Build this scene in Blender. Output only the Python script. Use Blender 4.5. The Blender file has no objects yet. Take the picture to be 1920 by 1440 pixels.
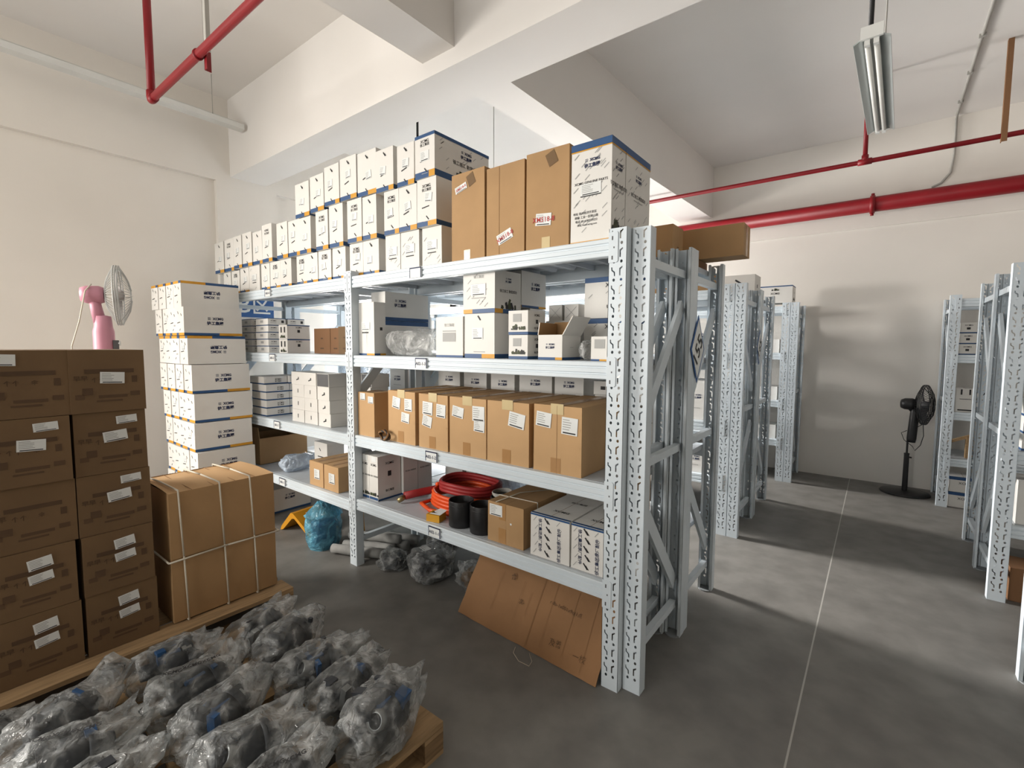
import bpy, math, random
from mathutils import Matrix, Vector, noise
PI = math.pi
S = bpy.context.scene
COL = S.collection

# ---------------------------------------------------------------- camera, world, light, exposure
cd = bpy.data.cameras.new('camera')
cam = bpy.data.objects.new('camera', cd)
COL.objects.link(cam)
S.camera = cam
cd.sensor_fit = 'HORIZONTAL'
cd.sensor_width = 36.0
cd.lens = 36.0 * 887.1 / 1920.0
cd.shift_x = 0.0
cd.shift_y = -(720 - 714.3) / 1920.0
cd.clip_start = 0.05
RM = Matrix(((0.790657, -0.048551, 0.610331), (0.612245, 0.056039, -0.78868), (0.004089, 0.997247, 0.074032)))
cam.matrix_world = Matrix.Translation((0.7513, -1.8365, 1.5133)) @ RM.to_4x4()

S.view_settings.view_transform = 'Standard'
S.view_settings.look = 'None'
S.view_settings.gamma = 1.0
S.view_settings.use_curve_mapping = False
S.view_settings.exposure = 0.12

wd = bpy.data.worlds.new('daylight_sky')
S.world = wd
wd.use_nodes = True
bg = wd.node_tree.nodes['Background']
bg.inputs[0].default_value = (0.80, 0.90, 1.0, 1)
bg.inputs[1].default_value = 1.2


def area(name, loc, direction, sx, sy, power, color, spread=180):
    l = bpy.data.lights.new(name, 'AREA')
    l.shape = 'RECTANGLE'
    l.size = sx
    l.size_y = sy
    l.energy = power
    l.color = color
    l.spread = math.radians(spread)
    o = bpy.data.objects.new(name, l)
    COL.objects.link(o)
    o.location = loc
    o.rotation_euler = Vector(direction).to_track_quat('-Z', 'Y').to_euler()
    return o


# daylight through the side-wall windows; the last lamp is added fill
area('window_daylight', (-4.42, -3.30, 1.95), (1, 0.50, -0.50), 1.5, 1.8, 180, (1.0, 0.945, 0.87), 140)
area('window_daylight', (-4.42, 1.70, 1.75), (1, 0.03, -0.42), 0.70, 1.4, 215, (1.0, 0.955, 0.91), 110)
area('window_daylight', (-4.42, 3.74, 1.85), (1, 0, -0.36), 0.62, 1.5, 185, (1.0, 0.955, 0.91), 125)
area('window_daylight', (-1.70, -6.42, 1.80), (0, 1, -0.1), 2.2, 1.6, 132, (1.0, 0.965, 0.91))  # added fill from behind the camera, brightens the post fronts

# ---------------------------------------------------------------- materials
MATS = {}


def mat(name, color, rough=0.6, metal=0.0, var=0.0, scale=6.0, bump=0.0, bscale=60.0, spec=0.4, stretch=None, alpha=None, alt=None):
    """Procedural principled material: base colour with noise variation and an optional noise bump."""
    m = bpy.data.materials.new(name)
    m.use_nodes = True
    nt = m.node_tree
    b = nt.nodes['Principled BSDF']
    b.inputs['Base Color'].default_value = (*color, 1)
    b.inputs['Roughness'].default_value = rough
    b.inputs['Metallic'].default_value = metal
    b.inputs['Specular IOR Level'].default_value = spec
    tc = nt.nodes.new('ShaderNodeTexCoord')
    src = tc.outputs['Object']
    if stretch:
        mp = nt.nodes.new('ShaderNodeMapping')
        mp.inputs['Scale'].default_value = stretch
        nt.links.new(src, mp.inputs[0])
        src = mp.outputs[0]
    if var > 0:
        n = nt.nodes.new('ShaderNodeTexNoise')
        n.inputs['Scale'].default_value = scale
        n.inputs['Detail'].default_value = 5
        nt.links.new(src, n.inputs['Vector'])
        r = nt.nodes.new('ShaderNodeValToRGB')
        lo = alt if alt else tuple(max(0, c * (1 - var)) for c in color)
        hi = tuple(min(1, c * (1 + var * 0.6)) for c in color)
        r.color_ramp.elements[0].position = 0.3
        r.color_ramp.elements[1].position = 0.7
        r.color_ramp.elements[0].color = (*lo, 1)
        r.color_ramp.elements[1].color = (*hi, 1)
        nt.links.new(n.outputs['Fac'], r.inputs[0])
        nt.links.new(r.outputs[0], b.inputs['Base Color'])
    if bump > 0:
        n2 = nt.nodes.new('ShaderNodeTexNoise')
        n2.inputs['Scale'].default_value = bscale
        n2.inputs['Detail'].default_value = 4
        nt.links.new(src, n2.inputs['Vector'])
        bp = nt.nodes.new('ShaderNodeBump')
        bp.inputs['Strength'].default_value = bump
        bp.inputs['Distance'].default_value = 0.01
        nt.links.new(n2.outputs['Fac'], bp.inputs['Height'])
        nt.links.new(bp.outputs[0], b.inputs['Normal'])
    if alpha is not None:
        b.inputs['Alpha'].default_value = alpha
    MATS[name] = m
    return m


def film(name, tint, opacity, rough=0.12):
    """Thin crumpled plastic film: mostly clear, milky where the noise says, glossy."""
    m = bpy.data.materials.new(name)
    m.use_nodes = True
    nt = m.node_tree
    for n in list(nt.nodes):
        nt.nodes.remove(n)
    out = nt.nodes.new('ShaderNodeOutputMaterial')
    tr = nt.nodes.new('ShaderNodeBsdfTransparent')
    tr.inputs[0].default_value = tuple(0.5 + 0.5 * c for c in tint) + (1,)
    pr = nt.nodes.new('ShaderNodeBsdfPrincipled')
    pr.inputs['Base Color'].default_value = (*tint, 1)
    pr.inputs['Roughness'].default_value = rough
    pr.inputs['Specular IOR Level'].default_value = 0.9
    tc = nt.nodes.new('ShaderNodeTexCoord')
    nz = nt.nodes.new('ShaderNodeTexNoise')
    nz.inputs['Scale'].default_value = 9
    nz.inputs['Detail'].default_value = 6
    nz.inputs['Distortion'].default_value = 1.2
    nt.links.new(tc.outputs['Object'], nz.inputs['Vector'])
    mr = nt.nodes.new('ShaderNodeMapRange')
    mr.inputs[1].default_value = 0.44
    mr.inputs[2].default_value = 0.66
    mr.inputs[3].default_value = max(0, opacity - 0.10)
    mr.inputs[4].default_value = min(1, opacity + 0.34)
    nt.links.new(nz.outputs['Fac'], mr.inputs[0])
    lw = nt.nodes.new('ShaderNodeLayerWeight')
    lw.inputs[0].default_value = 0.35
    add = nt.nodes.new('ShaderNodeMath')
    add.operation = 'MULTIPLY_ADD'
    add.inputs[1].default_value = 0.35
    nt.links.new(lw.outputs['Facing'], add.inputs[0])
    nt.links.new(mr.outputs[0], add.inputs[2])
    add.use_clamp = True
    bp = nt.nodes.new('ShaderNodeBump')
    bp.inputs['Strength'].default_value = 0.85
    bp.inputs['Distance'].default_value = 0.025
    nz2 = nt.nodes.new('ShaderNodeTexNoise')
    nz2.inputs['Scale'].default_value = 17
    nz2.inputs['Detail'].default_value = 3
    nz2.inputs['Distortion'].default_value = 2
    nt.links.new(tc.outputs['Object'], nz2.inputs['Vector'])
    nt.links.new(nz2.outputs['Fac'], bp.inputs['Height'])
    nt.links.new(bp.outputs[0], pr.inputs['Normal'])
    mx = nt.nodes.new('ShaderNodeMixShader')
    nt.links.new(add.outputs[0], mx.inputs[0])
    nt.links.new(tr.outputs[0], mx.inputs[1])
    nt.links.new(pr.outputs[0], mx.inputs[2])
    nt.links.new(mx.outputs[0], out.inputs[0])
    MATS[name] = m
    return m


mat('wall_paint', (0.80, 0.765, 0.71), 0.9, var=0.05, scale=1.2, bump=0.05, bscale=30)
mat('ceiling_paint', (0.82, 0.795, 0.765), 0.9, var=0.04, scale=0.8)
mat('steel', (0.64, 0.71, 0.76), 0.38, var=0.05, scale=3, spec=0.5)
mat('deck_steel', (0.50, 0.54, 0.58), 0.35, var=0.08, scale=4, spec=0.5)
mat('foot_steel', (0.25, 0.27, 0.28), 0.5, var=0.1)
mat('white_board', (0.71, 0.695, 0.66), 0.55, var=0.03, scale=5)
mat('band_blue', (0.02, 0.075, 0.20), 0.5, var=0.1)
mat('band_yellow', (0.62, 0.30, 0.02), 0.5, var=0.1)
mat('ink_navy', (0.012, 0.022, 0.075), 0.6, var=0.1)
mat('ink_black', (0.02, 0.02, 0.022), 0.6, var=0.1)
mat('ink_grey', (0.38, 0.38, 0.37), 0.6, var=0.1)
mat('ink_brown', (0.085, 0.045, 0.02), 0.7, var=0.1)
mat('ink_faint', (0.105, 0.06, 0.031), 0.8, var=0.2)
mat('ink_red', (0.45, 0.03, 0.03), 0.6, var=0.1)
mat('leaf_green', (0.05, 0.06, 0.025), 0.6, var=0.3, scale=40)
mat('kraft', (0.41, 0.25, 0.118), 0.8, var=0.13, scale=3.5, bump=0.08, bscale=25)
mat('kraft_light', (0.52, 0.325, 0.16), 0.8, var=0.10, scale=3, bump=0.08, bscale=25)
mat('kraft_dark', (0.17, 0.103, 0.05), 0.8, var=0.16, scale=2.5, bump=0.1, bscale=20)
mat('kraft_red', (0.22, 0.11, 0.05), 0.8, var=0.1, scale=3)
mat('kraft_sheet', (0.31, 0.165, 0.075), 0.8, var=0.12, scale=4, bump=0.08, bscale=22)
mat('kraft_edge', (0.24, 0.13, 0.055), 0.9, var=0.1)
mat('tape', (0.40, 0.22, 0.09), 0.25, var=0.08, spec=0.6)
mat('tape_clear', (0.62, 0.50, 0.28), 0.2, var=0.1, spec=0.7)
mat('sticker', (0.74, 0.76, 0.75), 0.5, var=0.04)
mat('strap', (0.60, 0.55, 0.45), 0.4, var=0.1)
mat('pipe_red', (0.21, 0.0045, 0.009), 0.45, var=0.12, scale=4, spec=0.35)
mat('rod_black', (0.012, 0.012, 0.013), 0.5, var=0.1)
mat('wire_grey', (0.40, 0.39, 0.36), 0.5, var=0.1)
mat('lamp_white', (0.70, 0.71, 0.69), 0.4, var=0.04)
mat('lamp_reflector', (0.42, 0.46, 0.46), 0.3, var=0.05, metal=0.3)
mat('tube_glass', (0.82, 0.82, 0.78), 0.25, var=0.03)
mat('pink_plastic', (0.52, 0.24, 0.31), 0.4, var=0.05)
mat('grey_wire', (0.42, 0.43, 0.42), 0.35, var=0.05)
mat('blade_clear', (0.40, 0.37, 0.36), 0.3, var=0.1)
mat('black_plastic', (0.012, 0.012, 0.013), 0.42, var=0.1)
mat('hose_orange', (0.72, 0.085, 0.015), 0.4, var=0.12, scale=8)
mat('hose_red', (0.30, 0.02, 0.02), 0.5, var=0.15, scale=8)
mat('brass', (0.30, 0.24, 0.12), 0.35, metal=0.8, var=0.15)
mat('yellow_paint', (0.62, 0.28, 0.015), 0.45, var=0.08, scale=5)
mat('yellow_card', (0.60, 0.30, 0.02), 0.55, var=0.1)
mat('wood', (0.36, 0.235, 0.12), 0.8, var=0.3, scale=5, stretch=(12, 1, 12), bump=0.2, bscale=20)
mat('wood_dark', (0.24, 0.15, 0.075), 0.85, var=0.3, scale=5, stretch=(12, 1, 12))
mat('cast_iron', (0.04, 0.044, 0.052), 0.45, var=0.35, scale=12, metal=0.3)
mat('part_blue', (0.02, 0.075, 0.19), 0.4, var=0.2, scale=10)
mat('part_silver', (0.36, 0.37, 0.37), 0.35, metal=0.6, var=0.2, scale=10)
mat('grey_foam', (0.30, 0.30, 0.29), 0.8, var=0.25, scale=9, bump=0.2, bscale=14)
mat('sign_blue', (0.02, 0.09, 0.27), 0.5, var=0.05)
mat('window_frame', (0.60, 0.62, 0.62), 0.4, var=0.05)
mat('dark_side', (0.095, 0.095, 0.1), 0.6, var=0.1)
film('film_clear', (0.72, 0.73, 0.72), 0.22)
film('film_part', (0.60, 0.62, 0.62), 0.15, rough=0.07)
film('film_blue', (0.16, 0.50, 0.68), 0.34)
film('film_pale_blue', (0.62, 0.72, 0.84), 0.5)


def glass_material():
    m = bpy.data.materials.new('window_glass')
    m.use_nodes = True
    nt = m.node_tree
    for n in list(nt.nodes):
        nt.nodes.remove(n)
    out = nt.nodes.new('ShaderNodeOutputMaterial')
    tr = nt.nodes.new('ShaderNodeBsdfTransparent')
    gl = nt.nodes.new('ShaderNodeBsdfGlossy')
    gl.inputs['Roughness'].default_value = 0.03
    fr = nt.nodes.new('ShaderNodeFresnel')
    mx = nt.nodes.new('ShaderNodeMixShader')
    nt.links.new(fr.outputs[0], mx.inputs[0])
    nt.links.new(tr.outputs[0], mx.inputs[1])
    nt.links.new(gl.outputs[0], mx.inputs[2])
    nt.links.new(mx.outputs[0], out.inputs[0])
    MATS['window_glass'] = m


glass_material()


def floor_material():
    m = mat('concrete', (0.205, 0.198, 0.184), 0.5, var=0.16, scale=0.9, bump=0.06, bscale=18, spec=0.35)
    nt = m.node_tree
    b = nt.nodes['Principled BSDF']
    ramp = [n for n in nt.nodes if n.type == 'VALTORGB'][0]
    tc = [n for n in nt.nodes if n.type == 'TEX_COORD'][0]
    # fine blotches, small dark stains
    n3 = nt.nodes.new('ShaderNodeTexNoise')
    n3.inputs['Scale'].default_value = 5.5
    n3.inputs['Detail'].default_value = 8
    nt.links.new(tc.outputs['Object'], n3.inputs['Vector'])
    r3 = nt.nodes.new('ShaderNodeValToRGB')
    r3.color_ramp.elements[0].position = 0.30
    r3.color_ramp.elements[1].position = 0.62
    r3.color_ramp.elements[0].color = (0.72, 0.72, 0.72, 1)
    r3.color_ramp.elements[1].color = (1, 1, 1, 1)
    nt.links.new(n3.outputs['Fac'], r3.inputs[0])
    mul = nt.nodes.new('ShaderNodeMixRGB')
    mul.blend_type = 'MULTIPLY'
    mul.inputs[0].default_value = 1
    nt.links.new(ramp.outputs[0], mul.inputs[1])
    nt.links.new(r3.outputs[0], mul.inputs[2])
    # saw-cut joint in the aisle, running along the room
    sep = nt.nodes.new('ShaderNodeSeparateXYZ')
    nt.links.new(tc.outputs['Object'], sep.inputs[0])

    def joint(axis, at, half):
        a = nt.nodes.new('ShaderNodeMath')
        a.operation = 'SUBTRACT'
        a.inputs[1].default_value = at
        nt.links.new(sep.outputs[axis], a.inputs[0])
        c = nt.nodes.new('ShaderNodeMath')
        c.operation = 'ABSOLUTE'
        nt.links.new(a.outputs[0], c.inputs[0])
        d = nt.nodes.new('ShaderNodeMath')
        d.operation = 'LESS_THAN'
        d.inputs[1].default_value = half
        nt.links.new(c.outputs[0], d.inputs[0])
        return d
    j1 = joint(0, 0.555, 0.0035)
    mx = nt.nodes.new('ShaderNodeMixRGB')
    mx.inputs[2].default_value = (0.40, 0.39, 0.36, 1)
    nt.links.new(j1.outputs[0], mx.inputs[0])
    nt.links.new(mul.outputs[0], mx.inputs[1])
    nt.links.new(mx.outputs[0], b.inputs['Base Color'])


floor_material()


# ---------------------------------------------------------------- mesh helpers
class MB:
    """Collects quads, boxes, tubes and glyphs with material slots; build() links them as one mesh object."""

    def __init__(self):
        self.v = []
        self.f = []
        self.mi = []
        self.mats = []
        self.sm = []

    def slot(self, m):
        if m not in self.mats:
            self.mats.append(m)
        return self.mats.index(m)

    def add(self, vs, fs, m, smooth=False, M=None):
        o = len(self.v)
        for p in vs:
            p = Vector(p)
            self.v.append(tuple(M @ p) if M is not None else tuple(p))
        s = self.slot(m)
        for f in fs:
            self.f.append(tuple(i + o for i in f))
            self.mi.append(s)
            self.sm.append(smooth)
        return self

    def box(self, x0, x1, y0, y1, z0, z1, m, M=None):
        vs = [(x0, y0, z0), (x1, y0, z0), (x1, y1, z0), (x0, y1, z0), (x0, y0, z1), (x1, y0, z1), (x1, y1, z1), (x0, y1, z1)]
        fs = [(0, 3, 2, 1), (4, 5, 6, 7), (0, 1, 5, 4), (1, 2, 6, 5), (2, 3, 7, 6), (3, 0, 4, 7)]
        return self.add(vs, fs, m, False, M)

    def prism(self, prof, a, b, m, axis='x', smooth=False, M=None):
        """Extrude a closed 2D outline along an axis from a to b, with caps."""
        n = len(prof)

        def at(t, p):
            if axis == 'x':
                return (t, p[0], p[1])
            if axis == 'y':
                return (p[0], t, p[1])
            return (p[0], p[1], t)
        vs = [at(a, p) for p in prof] + [at(b, p) for p in prof]
        fs = [(i, (i + 1) % n, n + (i + 1) % n, n + i) for i in range(n)]
        fs += [tuple(range(n - 1, -1, -1)), tuple(range(n, 2 * n))]
        return self.add(vs, fs, m, smooth, M)

    def tube(self, path, r, m, seg=10, closed=False, smooth=True, M=None, caps=True):
        pts = [Vector(p) for p in path]
        n = len(pts)
        rr = r if isinstance(r, (list, tuple)) else [r] * n
        vs, fs = [], []
        up = None
        for i, p in enumerate(pts):
            if closed:
                t = pts[(i + 1) % n] - pts[i - 1]
            else:
                t = pts[min(i + 1, n - 1)] - pts[max(i - 1, 0)]
            t.normalize()
            if up is None:
                up = t.orthogonal().normalized()
            up = (up - t * up.dot(t))
            if up.length < 1e-6:
                up = t.orthogonal()
            up.normalize()
            s = t.cross(up)
            for k in range(seg):
                a = 2 * PI * k / seg
                vs.append(p + (up * math.cos(a) + s * math.sin(a)) * rr[i])
        rings = n if closed else n - 1
        for i in range(rings):
            j = (i + 1) % n
            for k in range(seg):
                l = (k + 1) % seg
                fs.append((i * seg + k, i * seg + l, j * seg + l, j * seg + k))
        if caps and not closed:
            fs.append(tuple(range(seg - 1, -1, -1)))
            fs.append(tuple(range((n - 1) * seg, n * seg)))
        return self.add(vs, fs, m, smooth, M)

    def lathe(self, prof, m, seg=24, smooth=True, M=None):
        """prof: (radius, z) from bottom to top."""
        vs, fs = [], []
        n = len(prof)
        for (r, z) in prof:
            for k in range(seg):
                a = 2 * PI * k / seg
                vs.append((r * math.cos(a), r * math.sin(a), z))
        for i in range(n - 1):
            for k in range(seg):
                l = (k + 1) % seg
                fs.append((i * seg + k, i * seg + l, (i + 1) * seg + l, (i + 1) * seg + k))
        return self.add(vs, fs, m, smooth, M)

    def build(self, name, parent=None, loc=(0, 0, 0), rot=(0, 0, 0)):
        me = bpy.data.meshes.new(name)
        me.from_pydata(self.v, [], self.f)
        for m in self.mats:
            me.materials.append(MATS[m])
        me.polygons.foreach_set('material_index', self.mi)
        me.polygons.foreach_set('use_smooth', self.sm)
        me.update()
        return link(name, me, parent, loc, rot)


def link(name, me, parent=None, loc=(0, 0, 0), rot=(0, 0, 0)):
    o = bpy.data.objects.new(name, me)
    COL.objects.link(o)
    o.parent = parent
    o.location = loc
    o.rotation_euler = rot
    return o


def tag(o, label, cat, group=None, kind=None):
    o['label'] = label
    o['category'] = cat
    if group:
        o['group'] = group
    if kind:
        o['kind'] = kind
    return o


def empty(name, loc=(0, 0, 0), rot=(0, 0, 0)):
    o = bpy.data.objects.new(name, None)
    COL.objects.link(o)
    o.location = loc
    o.rotation_euler = rot
    o.empty_display_size = 0.05
    return o


GL = {}


def glyphs(txt, bold=0.012):
    """Triangulated outline of a piece of writing, 1 unit high, centred."""
    key = (txt, bold)
    if key in GL:
        return GL[key]
    cu = bpy.data.curves.new('t', 'FONT')
    cu.body = txt
    cu.size = 1
    cu.resolution_u = 2
    cu.offset = bold
    ob = bpy.data.objects.new('t', cu)
    COL.objects.link(ob)
    dg = bpy.context.evaluated_depsgraph_get()
    ev = ob.evaluated_get(dg)
    me = ev.to_mesh()
    vs = [tuple(v.co) for v in me.vertices]
    fs = [tuple(p.vertices) for p in me.polygons]
    ev.to_mesh_clear()
    bpy.data.objects.remove(ob)
    bpy.data.curves.remove(cu)
    if vs:
        x0 = min(v[0] for v in vs); x1 = max(v[0] for v in vs)
        y0 = min(v[1] for v in vs); y1 = max(v[1] for v in vs)
        h = max(y1 - y0, 1e-6)
        vs = [((v[0] - (x0 + x1) / 2) / h, (v[1] - (y0 + y1) / 2) / h, 0) for v in vs]
    GL[key] = (vs, fs)
    return GL[key]


def frame_of(face, w, d, h):
    """Local frame of a carton face: matrix (u, v, outward) and the face size."""
    if face == 'front':
        return Matrix(((1, 0, 0, -w / 2), (0, 0, -1, 0), (0, 1, 0, 0), (0, 0, 0, 1))), w, h
    if face == 'right':
        return Matrix(((0, 0, 1, w / 2), (1, 0, 0, 0), (0, 1, 0, 0), (0, 0, 0, 1))), d, h
    if face == 'left':
        return Matrix(((0, 0, -1, -w / 2), (-1, 0, 0, d), (0, 1, 0, 0), (0, 0, 0, 1))), d, h
    if face == 'back':
        return Matrix(((-1, 0, 0, w / 2), (0, 0, 1, d), (0, 1, 0, 0), (0, 0, 0, 1))), w, h
    return Matrix(((1, 0, 0, -w / 2), (0, 1, 0, 0), (0, 0, 1, h), (0, 0, 0, 1))), w, d


def decal_text(mb, M, u, v, size, txt, m, rot=0, off=0.0012, bold=0.012):
    vs, fs = glyphs(txt, bold)
    c, s = math.cos(rot), math.sin(rot)
    pts = [(u + (x * c - y * s) * size, v + (x * s + y * c) * size, off) for (x, y, z) in vs]
    mb.add(pts, fs, m, False, M)


def decal_rect(mb, M, u, v, w, h, m, rot=0, off=0.001):
    c, s = math.cos(rot), math.sin(rot)
    pts = []
    for (x, y) in ((-w / 2, -h / 2), (w / 2, -h / 2), (w / 2, h / 2), (-w / 2, h / 2)):
        pts.append((u + x * c - y * s, v + x * s + y * c, off))
    mb.add(pts, [(0, 1, 2, 3)], m, False, M)


def logo(mb, M, u, v, s, m='ink_navy', flip=False):
    """The maker's mark: three-bar sign, XCMG, and the four characters below it."""
    r = PI if flip else 0
    k = -1 if flip else 1
    decal_text(mb, M, u + k * 0.62 * s, v + k * 0.58 * s, 0.62 * s, 'XCMG', m, r, bold=0.045)
    for j in range(3):
        decal_rect(mb, M, u - k * 1.25 * s, v + k * (0.36 + 0.22 * j) * s, 0.62 * s, 0.1 * s, m, r)
    decal_text(mb, M, u, v - k * 0.48 * s, 0.9 * s, '徐工集团', m, r, bold=0.035)


def leaf_clump(mb, M, u, v, w, h, seed, m='leaf_green'):
    """Small printed picture of machines: a clump of dark shapes."""
    rnd = random.Random(seed)
    for k in range(16):
        t = rnd.random()
        hh = h * (0.35 + 0.65 * rnd.random()) * (1 - abs(t - 0.5))
        decal_rect(mb, M, u + (t - 0.5) * w, v + hh / 2, w * 0.12, hh, m if k % 3 else 'ink_black', rnd.uniform(-0.5, 0.5), off=0.001 + 0.00005 * k)


STK = {}


def sticker_mesh(w, h, kind):
    key = (round(w, 3), round(h, 3), kind)
    if key in STK:
        return STK[key]
    mb = MB()
    mb.box(0, w, 0, h, 0, 0.0012, 'sticker')
    I = Matrix.Identity(4)
    rnd = random.Random(hash(key) % 1000 if False else int(w * 1000) + int(h * 10000))
    n = 5
    for j in range(n):
        ww = w * (0.35 + 0.2 * rnd.random())
        decal_rect(mb, I, w * 0.07 + ww / 2, h * (0.85 - 0.14 * j), ww, h * 0.05, 'ink_grey' if kind != 'dark' else 'ink_black', 0, 0.0016)
    decal_rect(mb, I, w * 0.5, h * 0.1, w * 0.8, h * 0.08, 'ink_black', 0, 0.0016)
    if kind == 'red':
        decal_text(mb, I, w * 0.5, h * 0.5, h * 0.42, 'XM518-8', 'ink_red', 0.05, 0.0018)
    me = bpy.data.meshes.new('shipping_label')
    me.from_pydata(mb.v, [], mb.f)
    for m in mb.mats:
        me.materials.append(MATS[m])
    me.polygons.foreach_set('material_index', mb.mi)
    STK[key] = me
    return me


def stick(box, face, dims, u, v, w, h, rot=0, kind='plain', label=None):
    """A paper shipping label on a carton face; u, v are fractions of the face, the label is centred there."""
    M, fw, fh = frame_of(face, *dims)
    R = M @ Matrix.Translation((u * fw, v * fh, 0.0008)) @ Matrix.Rotation(rot, 4, 'Z') @ Matrix.Translation((-w / 2, -h / 2, 0))
    o = link('shipping_label', sticker_mesh(w, h, kind), box)
    o.matrix_local = R
    if label:
        o['label'] = label
    return o


def carton(name, label, cat, w, d, h, loc, rot=0, board='white_board', band=None, prints=(), stickers=(), tapes=(), group=None, seed=0, lean=0.0, seam=True):
    """A closed corrugated carton. Local origin: middle of the front bottom edge; front faces -Y.
    band: (where, height, yellow fraction, yellow side); prints: callables or tuples; tapes: faces with a tape strip."""
    rnd = random.Random(seed * 7 + 3)
    mb = MB()
    sg = [(1, 1), (-1, 1), (-1, -1), (1, -1)]
    j = [[rnd.uniform(0, 1) * 0.0016 * sg[q][k] for k in range(2)] for q in range(4)]
    cor = [(-w / 2, 0), (w / 2, 0), (w / 2, d), (-w / 2, d)]
    top = [(cor[i][0] + j[i][0], cor[i][1] + j[i][1]) for i in range(4)]
    zc = [0.0, h]
    if band:
        where, bh = band[0], band[1]
        zc = [0.0, bh, h] if where == 'bottom' else [0.0, h - bh, h]
    for side in range(4):
        a, b = side, (side + 1) % 4
        L = math.hypot(cor[b][0] - cor[a][0], cor[b][1] - cor[a][1])
        if band:
            yf = band[2]
            yl = yf * min(L, 0.25)
            cuts = [0, 0.02 if False else 0.0, 1 - yl / L, 1] if band[3] == 'far' else [0, yl / L, 1]
            cuts = sorted(set(cuts))
        else:
            cuts = [0, 1]
        ncol, nrow = len(cuts), len(zc)
        vs = []
        for r_ in range(nrow):
            t = zc[r_] / h
            for u in cuts:
                bx = cor[a][0] + (cor[b][0] - cor[a][0]) * u
                by = cor[a][1] + (cor[b][1] - cor[a][1]) * u
                tx = top[a][0] + (top[b][0] - top[a][0]) * u
                ty = top[a][1] + (top[b][1] - top[a][1]) * u
                vs.append((bx + (tx - bx) * t, by + (ty - by) * t + lean * t, zc[r_]))
        for r_ in range(nrow - 1):
            for c_ in range(ncol - 1):
                i = r_ * ncol + c_
                m = board
                if band:
                    isband = (r_ == 0) == (band[0] == 'bottom')
                    if isband:
                        if band[3] == 'far':
                            m = 'band_yellow' if c_ == ncol - 2 and ncol > 2 else 'band_blue'
                        else:
                            m = 'band_yellow' if c_ == 0 and ncol > 2 else 'band_blue'
                mb.add([vs[i], vs[i + 1], vs[i + 1 + ncol], vs[i + ncol]], [(0, 1, 2, 3)], m)
    # top: two flaps meeting over the middle with a dark seam between them, flat bottom
    lid = 'band_blue' if band and band[0] == 'top' and band[1] > 0.03 else board
    tz = [(top[i][0], top[i][1] + lean, h) for i in range(4)]
    if w >= d:
        m0 = Vector(tz[0]).lerp(Vector(tz[3]), 0.5)
        m1 = Vector(tz[1]).lerp(Vector(tz[2]), 0.5)
        g = Vector((0, 0.0012, 0))
        q = [(tz[0], tz[1], m1 - g, m0 - g), (m0 + g, m1 + g, tz[2], tz[3]), (m0 - g, m1 - g, m1 + g, m0 + g)]
    else:
        m0 = Vector(tz[0]).lerp(Vector(tz[1]), 0.5)
        m1 = Vector(tz[3]).lerp(Vector(tz[2]), 0.5)
        g = Vector((0.0012, 0, 0))
        q = [(tz[0], m0 - g, m1 - g, tz[3]), (m0 + g, tz[1], tz[2], m1 + g), (m0 - g, m0 + g, m1 + g, m1 - g)]
    for k, quad in enumerate(q):
        mb.add([tuple(p) for p in quad], [(0, 1, 2, 3)], lid if k < 2 else 'kraft_edge')
    mb.add([(cor[i][0], cor[i][1], 0) for i in (3, 2, 1, 0)], [(0, 1, 2, 3)], board)
    for p in prints:
        face = p[1]
        M, fw, fh = frame_of(face, w, d, h)
        if lean and face in ('front', 'right', 'left'):
            Sh = Matrix.Identity(4)
            Sh[1][2] = lean / h
            M = Sh @ M
        if p[0] == 'logo':
            logo(mb, M, p[2] * fw, p[3] * fh, p[4], p[5] if len(p) > 5 else 'ink_navy', p[6] if len(p) > 6 else False)
        elif p[0] == 'text':
            decal_text(mb, M, p[2] * fw, p[3] * fh, p[4], p[5], p[6], p[7] if len(p) > 7 else 0)
        elif p[0] == 'rect':
            decal_rect(mb, M, p[2] * fw, p[3] * fh, p[4], p[5], p[6], p[7] if len(p) > 7 else 0)
        elif p[0] == 'leaf':
            leaf_clump(mb, M, p[2] * fw, p[3] * fh, p[4], p[5], seed)
        elif p[0] == 'ticks':
            for k in range(p[2]):
                rr = random.Random(k * 13 + seed)
                decal_rect(mb, M, rr.uniform(0.1, 0.9) * fw, rr.uniform(0.12, 0.9) * fh, 0.03, 0.004, 'ink_grey', 0.7, 0.0006)
    o = mb.build(name, None, loc, (0, 0, rot))
    tag(o, label, cat, group)
    for t in tapes:
        tm = MB()
        M, fw, fh = frame_of(t[0], w, d, h)
        decal_rect(tm, M, t[1] * fw, t[2] * fh, t[3], t[4], t[5] if len(t) > 5 else 'tape', 0, 0.0009)
        tm.build('packing_tape', o)
    for s in stickers:
        stick(o, s[0], (w, d, h), *s[1:])
    return o


ORD = ['first', 'second', 'third', 'fourth', 'fifth', 'sixth', 'seventh', 'eighth', 'ninth', 'tenth', 'eleventh', 'twelfth', 'thirteenth', 'fourteenth', 'fifteenth', 'sixteenth', 'seventeenth', 'eighteenth']


# ---------------------------------------------------------------- the room
def struct(o):
    o['kind'] = 'structure'
    return o


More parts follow.
